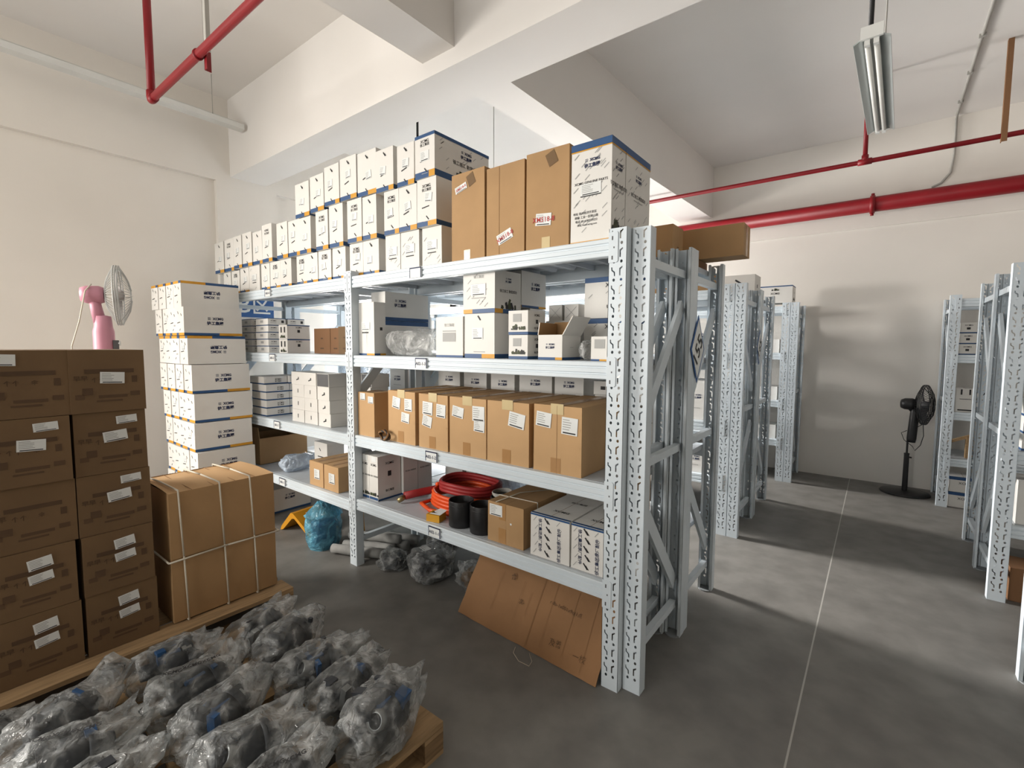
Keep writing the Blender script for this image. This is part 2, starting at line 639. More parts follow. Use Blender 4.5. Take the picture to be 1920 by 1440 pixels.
XL, XR, YB, YF = -4.48, 5.2, 4.80, -6.5
ZC = 3.93
mb = MB().box(XL - 0.3, XR + 0.3, YF - 0.3, YB + 0.3, -0.15, 0, 'concrete')
struct(mb.build('floor'))
mb = MB()
mb.box(XL - 0.3, XR + 0.3, YF - 0.3, 0.47, ZC, ZC + 0.15, 'ceiling_paint')
mb.box(XL - 0.3, XR + 0.3, 0.47, YB + 0.3, 3.83, ZC + 0.15, 'ceiling_paint')
struct(mb.build('ceiling'))
WIN = [(-4.15, -2.45, 0.95, 2.9), (1.30, 2.06, 1.05, 2.85), (3.42, 4.06, 1.05, 2.85)]


def wall_x(name, x0, x1, ys, ye, z1, holes, m):
    mb = MB()
    y = ys
    for (a, b, c, d) in holes:
        mb.box(x0, x1, y, a, 0, z1, m)
        mb.box(x0, x1, a, b, 0, c, m)
        mb.box(x0, x1, a, b, d, z1, m)
        y = b
    mb.box(x0, x1, y, ye, 0, z1, m)
    return mb


mb = wall_x('wall_left', XL - 0.3, XL - 0.055, YF - 0.3, YB + 0.3, ZC, WIN, 'wall_paint')
# frame beam and column that stand slightly proud of the infill
mb.box(XL - 0.06, XL, YF, YB, 3.13, ZC, 'wall_paint')
mb.box(XL - 0.06, XL, 0.16, 0.75, 0, 3.13, 'wall_paint')
struct(mb.build('wall_left'))
mb = MB().box(XL - 0.3, XR + 0.3, YB, YB + 0.3, 0, ZC, 'wall_paint')
mb.box(XL, XR, YB - 0.02, YB + 0.01, 2.83, ZC, 'wall_paint')
struct(mb.build('wall_back'))
mb = MB().box(XR, XR + 0.3, YF - 0.3, YB + 0.3, 0, ZC, 'wall_paint')
struct(mb.build('wall_right'))
mb = MB()
mb.box(XL - 0.3, -2.95, YF - 0.3, YF, 0, ZC, 'wall_paint')
mb.box(-0.45, XR + 0.3, YF - 0.3, YF, 0, ZC, 'wall_paint')
mb.box(-2.95, -0.45, YF - 0.3, YF, 0, 0.85, 'wall_paint')
mb.box(-2.95, -0.45, YF - 0.3, YF, 2.65, ZC, 'wall_paint')
struct(mb.build('wall_front'))
# ceiling beams
mb = MB().box(XL, XR, 0.29, 0.645, 3.19, ZC, 'ceiling_paint')
struct(mb.build('beam_crossing'))
mb = MB()
mb.prism([(-1.475, 0.645), (-1.19, 0.645), (-1.18, 1.7), (-1.06, YB), (-1.475, YB)], 3.19, ZC, 'ceiling_paint', 'z')
struct(mb.build('beam_rear'))
mb = MB().box(-1.62, -1.34, YF, 0.29, 3.29, ZC, 'ceiling_paint')
struct(mb.build('beam_front'))


def window_in_wall(n, axis, at, a, b, c, d):
    """A two-light window: frame with a mullion, and panes set in it."""
    fr = MB()
    t = 0.05

    def bx(m, u0, u1, z0, z1, w0=-0.03, w1=0.03, mt='window_frame'):
        if axis == 'x':
            m.box(at + w0, at + w1, u0, u1, z0, z1, mt)
        else:
            m.box(u0, u1, at + w0, at + w1, z0, z1, mt)
    bx(fr, a, b, c, c + t)
    bx(fr, a, b, d - t, d)
    bx(fr, a, a + t, c, d)
    bx(fr, b - t, b, c, d)
    mid = (a + b) / 2
    bx(fr, mid - t / 2, mid + t / 2, c, d)
    f = struct(fr.build('window_%d' % n))
    for (u0, u1) in ((a + t, mid - t / 2), (mid + t / 2, b - t)):
        g = MB()
        bx(g, u0, u1, c + t, d - t, -0.003, 0.003, 'window_glass')
        g.build('window_pane', f)


for i, (a, b, c, d) in enumerate(WIN):
    window_in_wall(i + 1, 'x', XL - 0.2, a, b, c, d)
window_in_wall(4, 'y', YF - 0.2, -2.95, -0.45, 0.85, 2.65)  # window behind the camera is made up to carry the fill

# ---------------------------------------------------------------- racking
PW, PD, PH = 0.08, 0.058, 2.0
POST = {}


def post_mesh():
    """Perforated omega upright: face plate with slanted slots and round holes, two sides, return lips."""
    if 'm' in POST:
        return POST['m']
    mb = MB()
    pitch = 0.075
    n = 26
    z0 = 2.0 - n * pitch

    def slot_pts(u, kind):
        if kind == 'slant':
            return [(u - 0.010, 0.066), (u - 0.005, 0.066), (u - 0.004, 0.055), (u + 0.007, 0.046), (u + 0.008, 0.029), (u + 0.003, 0.029), (u + 0.002, 0.043), (u - 0.009, 0.052)]
        if kind == 'hook':
            return [(u - 0.008, 0.030), (u - 0.002, 0.030), (u - 0.002, 0.055), (u + 0.007, 0.063), (u + 0.006, 0.069), (u - 0.008, 0.060)]
        return [(u + 0.0058 * math.cos(a), 0.013 + 0.0068 * math.sin(a)) for a in [k * PI / 4 for k in range(8)]]
    import bmesh
    bm = bmesh.new()
    # one pitch cell, filled around its holes
    ev = []

    def loop(pts):
        vv = [bm.verts.new((p[0], 0, p[1])) for p in pts]
        return [bm.edges.new((vv[i], vv[(i + 1) % len(vv)])) for i in range(len(vv))]
    ev += loop([(0, 0), (PW, 0), (PW, pitch), (0, pitch)])
    for (u, k) in ((0.022, 'slant'), (0.056, 'hook'), (0.024, 'round'), (0.057, 'round')):
        ev += loop(slot_pts(u, k))
    bmesh.ops.triangle_fill(bm, use_beauty=True, use_dissolve=False, edges=ev)
    bm.verts.index_update()
    cv = [tuple(v.co) for v in bm.verts]
    cf = []
    for f in bm.faces:
        c = f.calc_center_median()
        cf.append(tuple(v.index for v in f.verts))
    bm.free()
    for i in range(n):
        mb.add([(v[0], 0, v[2] + z0 + i * pitch) for v in cv], cf, 'steel')
    if z0 > 0.001:
        mb.add([(0, 0, 0), (PW, 0, 0), (PW, 0, z0), (0, 0, z0)], [(0, 1, 2, 3)], 'steel')
    t = 0.002
    mb.box(0, t, 0, PD, 0, PH, 'steel')
    mb.box(PW - t, PW, 0, PD, 0, PH, 'steel')
    mb.box(0, 0.014, PD - t, PD, 0, PH, 'steel')
    mb.box(PW - 0.014, PW, PD - t, PD, 0, PH, 'steel')
    # shallow stiffening groove down the middle
    mb.box(0.0385, 0.0415, 0.0004, 0.004, 0, PH, 'foot_steel')
    me = bpy.data.meshes.new('upright_post')
    me.from_pydata(mb.v, [], mb.f)
    for m in mb.mats:
        me.materials.append(MATS[m])
    me.polygons.foreach_set('material_index', mb.mi)
    POST['m'] = me
    return me


def beam_profile(sgn=1):
    """P-beam section (y outward-negative, z down from the deck level)."""
    p = [(0.004, 0.0), (0.0, -0.004), (0.0, -0.018), (0.005, -0.021), (0.005, -0.026), (0.0, -0.029), (0.0, -0.046), (0.005, -0.049), (0.005, -0.054), (0.0, -0.057), (0.0, -0.072), (0.004, -0.075), (0.038, -0.075), (0.04, -0.072), (0.04, -0.03), (0.028, -0.028), (0.028, 0.0)]
    return [(y * sgn, z) for (y, z) in p]


BR = {}


def bracket_mesh():
    if 'm' not in BR:
        mb = MB()
        prof = [(0.0, 0.0), (0.036, 0.0), (0.042, 0.006), (0.042, 0.119), (0.036, 0.125), (0.0, 0.125)]
        mb.prism([(x, z) for x, z in prof], -0.003, 0.0, 'steel', 'y')
        for z in (0.02, 0.1):
            mb.box(0.014, 0.02, -0.0036, -0.0028, z - 0.008, z + 0.008, 'dark_side')
        mb.box(0.022, 0.027, -0.0036, -0.0028, 0.058, 0.065, 'dark_side')
        me = bpy.data.meshes.new('beam_bracket')
        me.from_pydata(mb.v, [], mb.f)
        for m in mb.mats:
            me.materials.append(MATS[m])
        me.polygons.foreach_set('material_index', mb.mi)
        BR['m'] = me
    return BR['m']


def brace(mb, p, q, x, wd=0.042, dp=0.022):
    """Flat channel between two (y, z) points at depth x."""
    p = Vector((0, p[0], p[1]))
    q = Vector((0, q[0], q[1]))
    t = (q - p).normalized()
    n = Vector((0, -t.z, t.y))
    a = wd / 2
    vs = []
    for e in (p, q):
        for (dx, s) in ((-dp / 2, -1), (dp / 2, -1), (dp / 2, 1), (-dp / 2, 1)):
            v = e + n * (a * s)
            vs.append((x + dx, v.y, v.z))
    mb.add(vs, [(0, 1, 5, 4), (1, 2, 6, 5), (2, 3, 7, 6), (3, 0, 4, 7), (0, 3, 2, 1), (4, 5, 6, 7)], 'steel')


def frame_parts(root, x, y0, y1, flip=False):
    """Two posts and the bracing between them; x is the post's low-x edge."""
    a = link('upright_post', post_mesh(), root, (x, y0, 0))
    b = link('upright_post', post_mesh(), root, (x + PW, y1, 0), (0, 0, PI))
    for (p, sy) in ((a, 1), (b, 1)):
        ft = MB()
        ft.prism([(PW / 2 + 0.0385 * math.cos(k * PI / 8), 0.045 + 0.040 * math.sin(k * PI / 8)) for k in range(16)], 0, 0.006, 'foot_steel', 'z')
        ft.build('foot_plate', p)
    xc = x + PW / 2 - 0.006
    ya, yb = y0 + PD - 0.012, y1 - PD + 0.012
    m = [((ya, 0.17), (yb, 0.17)), ((ya, 1.0), (yb, 1.0)), ((ya, 1.87), (yb, 1.87))]
    dg = [((ya, 1.15), (yb, 1.72)), ((ya, 0.86), (yb, 0.28))]
    if flip:
        dg = [((ya, 1.72), (yb, 1.15)), ((ya, 0.28), (yb, 0.86))]
    for (p, q) in m:
        k = MB()
        brace(k, p, q, xc, 0.036, 0.03)
        k.build('cross_brace', root)
    for (p, q) in dg:
        k = MB()
        brace(k, p, q, xc, 0.064, 0.018)
        k.build('diagonal_brace', root)


def deck(mb, x0, x1, y0, y1, z):
    n = 5
    wd = (x1 - x0) / n
    for i in range(n):
        a = x0 + i * wd + 0.001
        b = x0 + (i + 1) * wd - 0.001
        mb.box(a, b, y0, y1, z - 0.003, z, 'deck_steel')
        for e in (a, b - 0.003):
            mb.box(e, e + 0.003, y0, y1, z - 0.03, z - 0.003, 'deck_steel')
        for c in (a + wd * 0.33, a + wd * 0.67):
            mb.prism([(c - 0.022, z - 0.003), (c - 0.013, z - 0.020), (c + 0.013, z - 0.020), (c + 0.022, z - 0.003)], y0 + 0.03, y1 - 0.03, 'deck_steel', 'y')


def rack(label, xs, y0, y1, levels, tags=None, detail=True, spare=None, flip=False):
    """xs: low-x edges of the posts in order; levels: deck heights for each bay."""
    root = empty('shelving_rack', (xs[-1] + PW, y0, 0))
    tag(root, label, 'shelving', 'steel shelving racks')
    ox, oy = xs[-1] + PW, y0

    def R(mb, name, parent=None):
        return mb.build(name, parent or root, (-ox, -oy, 0) if parent is None else (0, 0, 0))
    sub = empty('tmp')
    for x in xs:
        frame_parts(root, x - ox, 0, y1 - y0, flip)
    bpy.data.objects.remove(sub)
    for b in range(len(xs) - 1):
        x0, x1 = xs[b] + PW, xs[b + 1]
        for li, z in enumerate(levels[b]):
            d = MB()
            deck(d, x0 + 0.002, x1 - 0.002, y0 + 0.03, y1 - 0.03, z)
            R(d, 'shelf_deck')
            for side in (0, 1):
                m = MB()
                if side == 0:
                    m.prism([(y0 + 0.004 + p[0], z - 0.001 + p[1]) for p in beam_profile(1)], x0, x1, 'steel', 'x')
                else:
                    m.prism([(y1 - 0.004 - p[0], z - 0.001 + p[1]) for p in reversed(beam_profile(1))], x0, x1, 'steel', 'x')
                bo = R(m, 'beam')
                if detail:
                    for (bx, mir) in ((x0, True), (x1, False)):
                        k = link('beam_bracket', bracket_mesh(), bo)
                        yy = y0 - 0.0005 if side == 0 else y1 + 0.0005
                        zz = z + 0.02 - 0.125
                        k.location = (bx, yy, zz)
                        if side == 0:
                            k.scale = (-1, 1, 1) if mir else (1, 1, 1)
                        else:
                            k.scale = (-1, -1, 1) if mir else (1, -1, 1)
                if detail and side == 0 and tags and tags.get((b, li)):
                    tx, tt = tags[(b, li)]
                    g = MB()
                    W, H = 0.098, 0.058
                    g.box(tx, tx + W, y0 - 0.003, y0 + 0.004, z - 0.064, z - 0.064 + H, 'sticker')
                    g.box(tx, tx + W, y0 - 0.0045, y0 - 0.003, z - 0.012, z - 0.0055, 'ink_navy')
                    g.box(tx + W - 0.006, tx + W, y0 - 0.0045, y0 - 0.003, z - 0.064, z - 0.0055, 'ink_navy')
                    g.box(tx, tx + 0.003, y0 - 0.0045, y0 - 0.003, z - 0.064, z - 0.0055, 'ink_navy')
                    if tt:
                        FM = Matrix(((1, 0, 0, 0), (0, 0, -1, y0 - 0.003), (0, 1, 0, 0), (0, 0, 0, 1)))
                        decal_text(g, FM, tx + W * 0.46, z - 0.038, 0.019, tt, 'ink_navy')
                    R(g, 'shelf_tag')
    return root


LV_R = [0.472, 0.912, 1.447, 1.965]
LV_L = [0.445, 0.905, 1.447, 1.965]
tags1 = {(1, 3): (-1.42, ''), (1, 2): (-1.38, 'A02-1-3'), (1, 1): (-1.30, 'A02-1-2'), (1, 0): (-1.28, 'A02-1-1'),
         (0, 3): (-3.20, 'A01-4'), (0, 2): (-3.16, 'A01-3'), (0, 1): (-3.12, 'A01-2'), (0, 0): (-3.06, 'A01-1')}
rack('pale blue-grey steel rack with cardboard sheet leaning against its foot', [-4.03, -2.086, -0.161], 0.0, 0.60, [LV_L, LV_R], tags1)


def spare(label, x, y0, y1, flip=False, name='upright_frame'):
    root = empty(name, (x + PW, y0, 0))
    tag(root, label, 'rack frame', 'end frames of the racks')
    frame_parts(root, -PW, 0, y1 - y0, flip)
    return root


spare('loose end frame closest in the aisle, beside the rack full of brown cartons', -0.078, 0.043, 0.625)
rack('steel rack standing back to back behind the rack of brown cartons', [-4.03, -2.086, -0.08], 0.632, 1.215, [LV_L, LV_R], None, False)
rack('steel rack across the second aisle, with brown cartons behind it on top', [-4.10, -2.15, -0.229], 2.13, 2.735, [LV_L, LV_R], None, True)
spare('end frame touching the second-aisle rack, with diamond sign behind', -0.146, 2.13, 2.735, True)
rack('steel rack behind the second-aisle rack, back to back with it', [-4.10, -2.15, -0.148], 2.76, 3.377, [LV_L, LV_R], None, False)
rack('steel rack against the back wall, below the thick red pipe', [-4.03, -2.0, -0.118], 4.167, 4.76, [LV_L, LV_R], None, True)
spare('end frame of the rack against the back wall, by the bare wall', -0.036, 4.167, 4.76)
# across the main aisle
rack('steel rack across the main aisle, far one beside the black fan', [1.252, 3.1], 4.17, 4.755, [LV_R], None, True)
rack('steel rack across the main aisle, facing its brown carton on the floor', [1.337, 3.2], 2.10, 2.665, [LV_R], None, False)
rack('steel rack across the main aisle, back to back behind that with the floor carton', [1.345, 3.2], 2.675, 3.27, [LV_R], None, False)
rack('steel rack across the main aisle, cut off by the picture edge', [1.325, 3.2], 0.66, 1.255, [LV_R], None, False)


def diamond(label, x, y, z, wy, hz, txt):
    mb = MB()
    for k, (s, m, dx) in enumerate(((1.0, 'sign_blue', 0.0), (0.86, 'sticker', 0.0012))):
        pr = [(-wy * s, 0), (0, -hz * s), (wy * s, 0), (0, hz * s)]
        mb.prism(pr, dx, dx + 0.003, m, 'x')
    M = Matrix(((0, 0, 1, 0.0045), (1, 0, 0, 0), (0, 1, 0, 0), (0, 0, 0, 1)))
    decal_text(mb, M, 0, 0, 0.085, txt, 'ink_black', 0.95)
    o = mb.build('diamond_sign', None, (x, y, z))
    tag(o, label, 'sign', 'diamond signs on the rack ends')
    return o


diamond('white diamond sign with blue border on end frame of the back-to-back rack', 0.004, 0.70, 1.50, 0.115, 0.175, '155')
diamond('white diamond sign on end frames across the second aisle', -0.06, 2.66, 1.51, 0.10, 0.15, '165')

# ---------------------------------------------------------------- white cartons heaped on the top shelf of the front rack
rng = random.Random(5)
MARK = [('rect', 'front', 0.5, 0.87, 0.032, 0.008, 'ink_black', -0.9), ('rect', 'front', 0.56, 0.85, 0.020, 0.006, 'ink_black', -0.9), ('rect', 'front', 0.48, 0.12, 0.028, 0.007, 'ink_black', -0.8), ('rect', 'front', 0.42, 0.40, 0.05, 0.007, 'ink_black', 0.25)]
MARK2 = [('text', 'front', 0.5, 0.84, 0.017, 'XCMG', 'ink_black'), ('text', 'front', 0.5, 0.76, 0.018, '徐工集团', 'ink_black'), ('rect', 'front', 0.45, 0.40, 0.06, 0.006, 'ink_black', 0.1), ('rect', 'front', 0.55, 0.17, 0.03, 0.007, 'ink_black', -0.8), ('rect', 'front', 0.5, 0.10, 0.05, 0.003, 'ink_grey', 0)]


def pack(x0, x1, y0, z, h, depth, label, style, group, seed, rot=0.0, lean=0.0, board='white_board', upside=False):
    w = x1 - x0
    mk = MARK if style % 2 == 0 else MARK2
    pr = list(mk) + [('rect', 'right', 0.5, 0.6, 0.06, 0.012, 'ink_black', 0)]
    band = ('bottom', 0.028, 0.28 + 0.08 * (seed % 3), 'far')
    st = [('front', 0.5 + 0.1 * ((seed % 3) - 1), 0.52 + 0.05 * ((seed % 4) - 1.5), 0.058, 0.05, 0.12 * ((seed % 5) - 2) * 0.5, 'plain')]
    if style == 3:
        band = ('bottom', 0.006, 0.99, 'far')
        st = [('front', 0.5, 0.55, 0.085, 0.055, 0, 'plain')]
        pr = [('ticks', 'front', 5), ('rect', 'front', 0.5, 0.36, 0.07, 0.006, 'ink_black')]
    return carton('carton', label, 'carton', w, depth, h, (x0 + w / 2, y0, z), rot, board, band, pr, st, (), group, seed, lean)


Z4 = 1.966
bot = [(-4.154, -3.998), (-3.984, -3.820), (-3.805, -3.634), (-3.618, -3.422), (-3.405, -3.258), (-3.249, -3.077), (-3.072, -2.898), (-2.817, -2.669), (-2.665, -2.511), (-2.504, -2.341), (-2.328, -2.168), (-2.119, -1.969), (-1.965, -1.798), (-1.723, -1.582), (-1.578, -1.412), (-1.392, -1.230)]
hb = [.215, .215, .222, .222, .222, .222, .222, .222, .222, .222, .222, .225, .225, .225, .225, .225]
mid = [(-4.272, -4.075), (-4.060, -3.870), (-3.860, -3.70), (-3.69, -3.515), (-3.50, -3.33), (-3.318, -3.15), (-3.068, -2.895), (-2.885, -2.718), (-2.714, -2.558), (-2.493, -2.337), (-2.326, -2.161), (-2.101, -1.941), (-1.937, -1.79), (-1.717, -1.575), (-1.571, -1.412), (-1.400, -1.240)]
hm = [.28, .285, .28, .285, .27, .30, .275, .265, .26, .27, .285, .275, .27, .262, .258, .265]
top_ = [(-2.759, -2.565), (-2.543, -2.365), (-2.358, -2.178), (-2.166, -1.982), (-1.978, -1.784), (-1.776, -1.608), (-1.574, -1.423), (-1.407, -1.245)]
ht = [.245, .25, .262, .272, .272, .252, .236, .238]
G = 'white parts cartons on the top shelf'
N = len(bot)
zb_top = [Z4 + h + 0.001 for h in hb]
for i, (a, b) in enumerate(bot):
    pack(a, b, 0.062 + 0.008 * rng.random(), Z4, hb[i], 0.34, 'white parts carton, %s from the wall end of the lowest row on the top shelf' % ORD[i], 3 if i >= 13 else i, G, i, rng.uniform(-0.01, 0.01) * 0.5)


def rest_on(a, b, lower, heights, base):
    return max([base + heights[k] for k, (c, d) in enumerate(lower) if c < b and d > a] + [base])


zm = []
for i, (a, b) in enumerate(mid):
    z = rest_on(a, b, bot, hb, Z4) + 0.0015
    zm.append(z + hm[i])
    pack(a, b, 0.04 + 0.01 * rng.random(), z, hm[i], 0.34, 'white parts carton, %s from the wall end of the middle row on the top shelf' % ORD[i], i + (1 if i in (3, 7) else 0), G, 20 + i, rng.uniform(-0.01, 0.01) * 0.4)
for i, (a, b) in enumerate(top_[:-1]):
    z = max([zm[k] for k, (c, d) in enumerate(mid) if c < b and d > a]) + 0.0015
    pack(a, b, 0.035 + 0.01 * rng.random(), z, ht[i], 0.34, 'white parts carton, %s from the wall end of the uppermost row, atop two rows' % ORD[i], 2 * i, G, 40 + i, rng.uniform(-0.01, 0.01) * 0.4)
# the long printed carton at the aisle end of the uppermost row
a, b = top_[-1]
z = max([zm[k] for k, (c, d) in enumerate(mid) if c < b and d > a]) + 0.0015
carton('printed_carton', 'long white printed carton with blue rim atop the heap beside the brown cartons', 'carton', b - a, 0.46, ht[-1], ((a + b) / 2, 0.035, z), 0, 'white_board', ('bottom', 0.036, 0.3, 'far'),
       list(MARK2) + [('logo', 'right', 0.55, 0.72, 0.026), ('text', 'right', 0.55, 0.48, 0.026, '徐工徐工 助您成功', 'ink_black'), ('leaf', 'right', 0.55, 0.14, 0.16, 0.07), ('ticks', 'right', 18), ('rect', 'front', 0.5, 0.965, b - a, 0.018, 'band_blue'), ('rect', 'right', 0.5, 0.965, 0.46, 0.018, 'band_blue'), ('rect', 'top', 0.5, 0.5, b - a, 0.46, 'band_blue')],
       [('front', 0.5, 0.5, 0.07, 0.055, 0.0, 'plain')], (), G, 61)

# tall brown cartons and the two tall printed cartons at the aisle end
GB = 'tall brown cartons on the top shelf'
for i, (a, b, h, lab, st) in enumerate([
        (-1.112, -0.872, 0.455, 'tall brown carton on the top shelf touching the white carton heap', ('front', 0.3, 0.83, 0.085, 0.034, 0.25, 'red')),
        (-0.862, -0.622, 0.435, 'tall brown carton on the top shelf, middle one of three', ('front', 0.5, 0.2, 0.095, 0.05, 0.35, 'red')),
        (-0.610, -0.376, 0.445, 'tall brown carton on the top shelf touching the tall white printed one', ('front', 0.42, 0.3, 0.085, 0.055, -0.08, 'red'))]):
    carton('tall_carton', lab, 'carton', b - a, 0.36, h, ((a + b) / 2, 0.03, Z4), 0.02 * (i - 1), 'kraft', None, [('rect', 'front', 0.35, 0.5, 0.002, h * 0.98, 'kraft_edge')] if i == 1 else [('rect', 'front', 0.6, 0.9, 0.05, 0.06, 'kraft_dark', 0.4)], [st], [('front', 0.48, 0.062, 0.045, 0.05, 'tape_clear')] if i != 1 else [('top', 0.5, 0.5, 0.05, 0.35, 'tape')], GB, 70 + i)
tw = [('rect', 'front', 0.5, 0.965, 0.196, 0.030, 'band_blue'), ('rect', 'right', 0.5, 0.965, 0.14, 0.030, 'band_blue'), ('rect', 'front', 0.5, 0.925, 0.196, 0.006, 'band_yellow'), ('rect', 'right', 0.5, 0.925, 0.14, 0.006, 'band_yellow'), ('rect', 'front', 0.5, 0.008, 0.196, 0.006, 'band_yellow'),
      ('logo', 'front', 0.52, 0.79, 0.021), ('ticks', 'front', 34), ('text', 'front', 0.5, 0.60, 0.011, 'XCMG GENUINE PARTS', 'ink_black'), ('rect', 'front', 0.5, 0.475, 0.10, 0.012, 'ink_black'),
      ('text', 'front', 0.36, 0.30, 0.012, '地址 徐州经济开发区', 'ink_black'), ('text', 'front', 0.40, 0.26, 0.012, '邮编 工业一区桃山路', 'ink_black'), ('text', 'front', 0.40, 0.22, 0.012, '电话 0516-87739222', 'ink_black'), ('text', 'front', 0.42, 0.18, 0.012, '网址 www.xcmg.com', 'ink_black'), ('ticks', 'right', 24)]
sd = [('logo', 'right', 0.5, 0.74, 0.018), ('text', 'right', 0.5, 0.55, 0.019, '徐工徐工 助您成功', 'ink_black'), ('rect', 'right', 0.5, 0.50, 0.10, 0.004, 'ink_grey'), ('leaf', 'right', 0.5, 0.10, 0.11, 0.07)]
GT = 'tall printed white cartons'
h = 0.425
for i, (y, d, lab) in enumerate([(0.03, 0.135, 'tall white printed carton with blue top, front one by the aisle'), (0.168, 0.275, 'tall white printed carton with blue top, behind the front one')]):
    t2 = [(p[0], p[1], p[2], p[3], d if (p[0] == 'rect' and p[1] == 'right') else p[4]) + tuple(p[5:]) if len(p) > 4 else p for p in tw]
    c = carton('printed_carton', lab, 'carton', 0.196, d, h, (-0.267, y, Z4), 0, 'white_board', None, t2 + sd + [('rect', 'top', 0.5, 0.5, 0.196, d, 'band_blue')], [('front', 0.5, 0.53, 0.10, 0.05, 0, 'plain')] if i == 0 else [], (), GT, 80 + i)

# ---------------------------------------------------------------- third shelf of the aisle bay
Z3 = 1.448
G3 = 'white cartons on the third shelf'
carton('carton', 'tall narrow white carton standing beside the middle upright, third shelf', 'carton', 0.165, 0.09, 0.345, (-1.920, 0.05, Z3), 0, 'white_board', ('bottom', 0.012, 0.5, 'far'), [('rect', 'front', 0.5, 0.36, 0.004, 0.12, 'sticker'), ('rect', 'front', 0.42, 0.43, 0.07, 0.008, 'ink_black'), ('rect', 'right', 0.6, 0.5, 0.02, 0.02, 'ink_black')], [('front', 0.45, 0.55, 0.09, 0.05, 0, 'plain')], (), G3, 90)
carton('carton', 'big white carton with dark logo behind the narrow one, upper of two', 'carton', 0.15, 0.38, 0.19, (-1.927, 0.15, Z3 + 0.232), 0, 'white_board', ('bottom', 0.022, 0.0, 'near'), [('logo', 'right', 0.33, 0.62, 0.028)], (), (), G3, 91)
carton('carton', 'big white carton with blue rim behind the narrow one, lower of two', 'carton', 0.15, 0.38, 0.23, (-1.927, 0.15, Z3), 0, 'white_board', ('top', 0.03, 0.0, 'near'), [('rect', 'right', 0.2, 0.5, 0.03, 0.02, 'ink_black')], (), (), G3, 92)
carton('carton', 'squarish white carton beside the clear plastic bag on the third shelf', 'carton', 0.21, 0.26, 0.225, (-1.155, 0.05, Z3), 0.01, 'white_board', ('bottom', 0.012, 0.0, 'near'), [('text', 'front', 0.5, 0.80, 0.018, '徐工集团', 'ink_grey'), ('rect', 'front', 0.5, 0.65, 0.1, 0.006, 'ink_grey'), ('rect', 'front', 0.5, 0.5, 0.10, 0.05, 'ink_grey')], (), (), G3, 93)
c = carton('carton', 'white carton with blue and yellow foot rim under the machine-print carton', 'carton', 0.212, 0.30, 0.235, (-0.930, 0.05, Z3), 0, 'white_board', ('bottom', 0.022, 0.42, 'far'), [('rect', 'front', 0.5, 0.9, 0.03, 0.008, 'ink_black', -0.9), ('rect', 'front', 0.5, 0.14, 0.08, 0.004, 'ink_grey'), ('logo', 'right', 0.62, 0.55, 0.022)], [('front', 0.45, 0.55, 0.075, 0.06, 0, 'plain')], (), G3, 94)
pr = [('text', 'front', 0.5, 0.86, 0.017, '徐工集团', 'ink_grey'), ('rect', 'front', 0.5, 0.68, 0.10, 0.005, 'ink_grey'), ('rect', 'front', 0.5, 0.36, 0.10, 0.005, 'ink_grey'), ('ticks', 'front', 12), ('logo', 'right', 0.5, 0.78, 0.014), ('text', 'right', 0.5, 0.52, 0.017, '徐工徐工 助您成功', 'ink_black'), ('leaf', 'right', 0.5, 0.1, 0.13, 0.06)]
carton('printed_carton', 'white carton printed with machines, stacked beneath the top deck on the third shelf', 'carton', 0.222, 0.225, 0.222, (-0.934, 0.05, Z3 + 0.237), 0, 'white_board', ('bottom', 0.022, 0.3, 'near'), pr, [('front', 0.5, 0.55, 0.10, 0.06, 0, 'plain')], (), G3, 95)
carton('carton', 'white carton with blue logo behind the machine-print carton', 'carton', 0.20, 0.24, 0.20, (-0.923, 0.281, Z3 + 0.28), 0, 'white_board', ('bottom', 0.012, 0.3, 'far'), [('logo', 'right', 0.55, 0.6, 0.024)], (), (), G3, 96)
carton('carton', 'white carton hidden low behind the blue-rimmed one, carrying the logo carton', 'carton', 0.205, 0.16, 0.277, (-0.925, 0.36, Z3), 0, 'white_board', None, [('rect', 'right', 0.5, 0.5, 0.03, 0.03, 'ink_navy')], (), (), G3, 97)
for k in range(2):
    z = Z3 + k * 0.121
    carton('small_carton', ('small white carton with green print at the bottom of the pair' if k == 0 else 'small white carton stacked on the green-print one'), 'carton', 0.118, 0.16, 0.119, (-0.672, 0.05, z), 0.03 * k, 'white_board', ('bottom', 0.014, 0.0, 'near'), [('rect', 'front', 0.45, 0.7, 0.05, 0.04, 'ink_grey'), ('leaf', 'front', 0.5, 0.2, 0.08, 0.035), ('text', 'right', 0.5, 0.82, 0.012, 'XCMG', 'ink_black'), ('rect', 'right', 0.5, 0.55, 0.02, 0.02, 'ink_black'), ('text', 'right', 0.5, 0.28, 0.012, '徐工集团', 'ink_black')], (), (), G3, 98 + k)
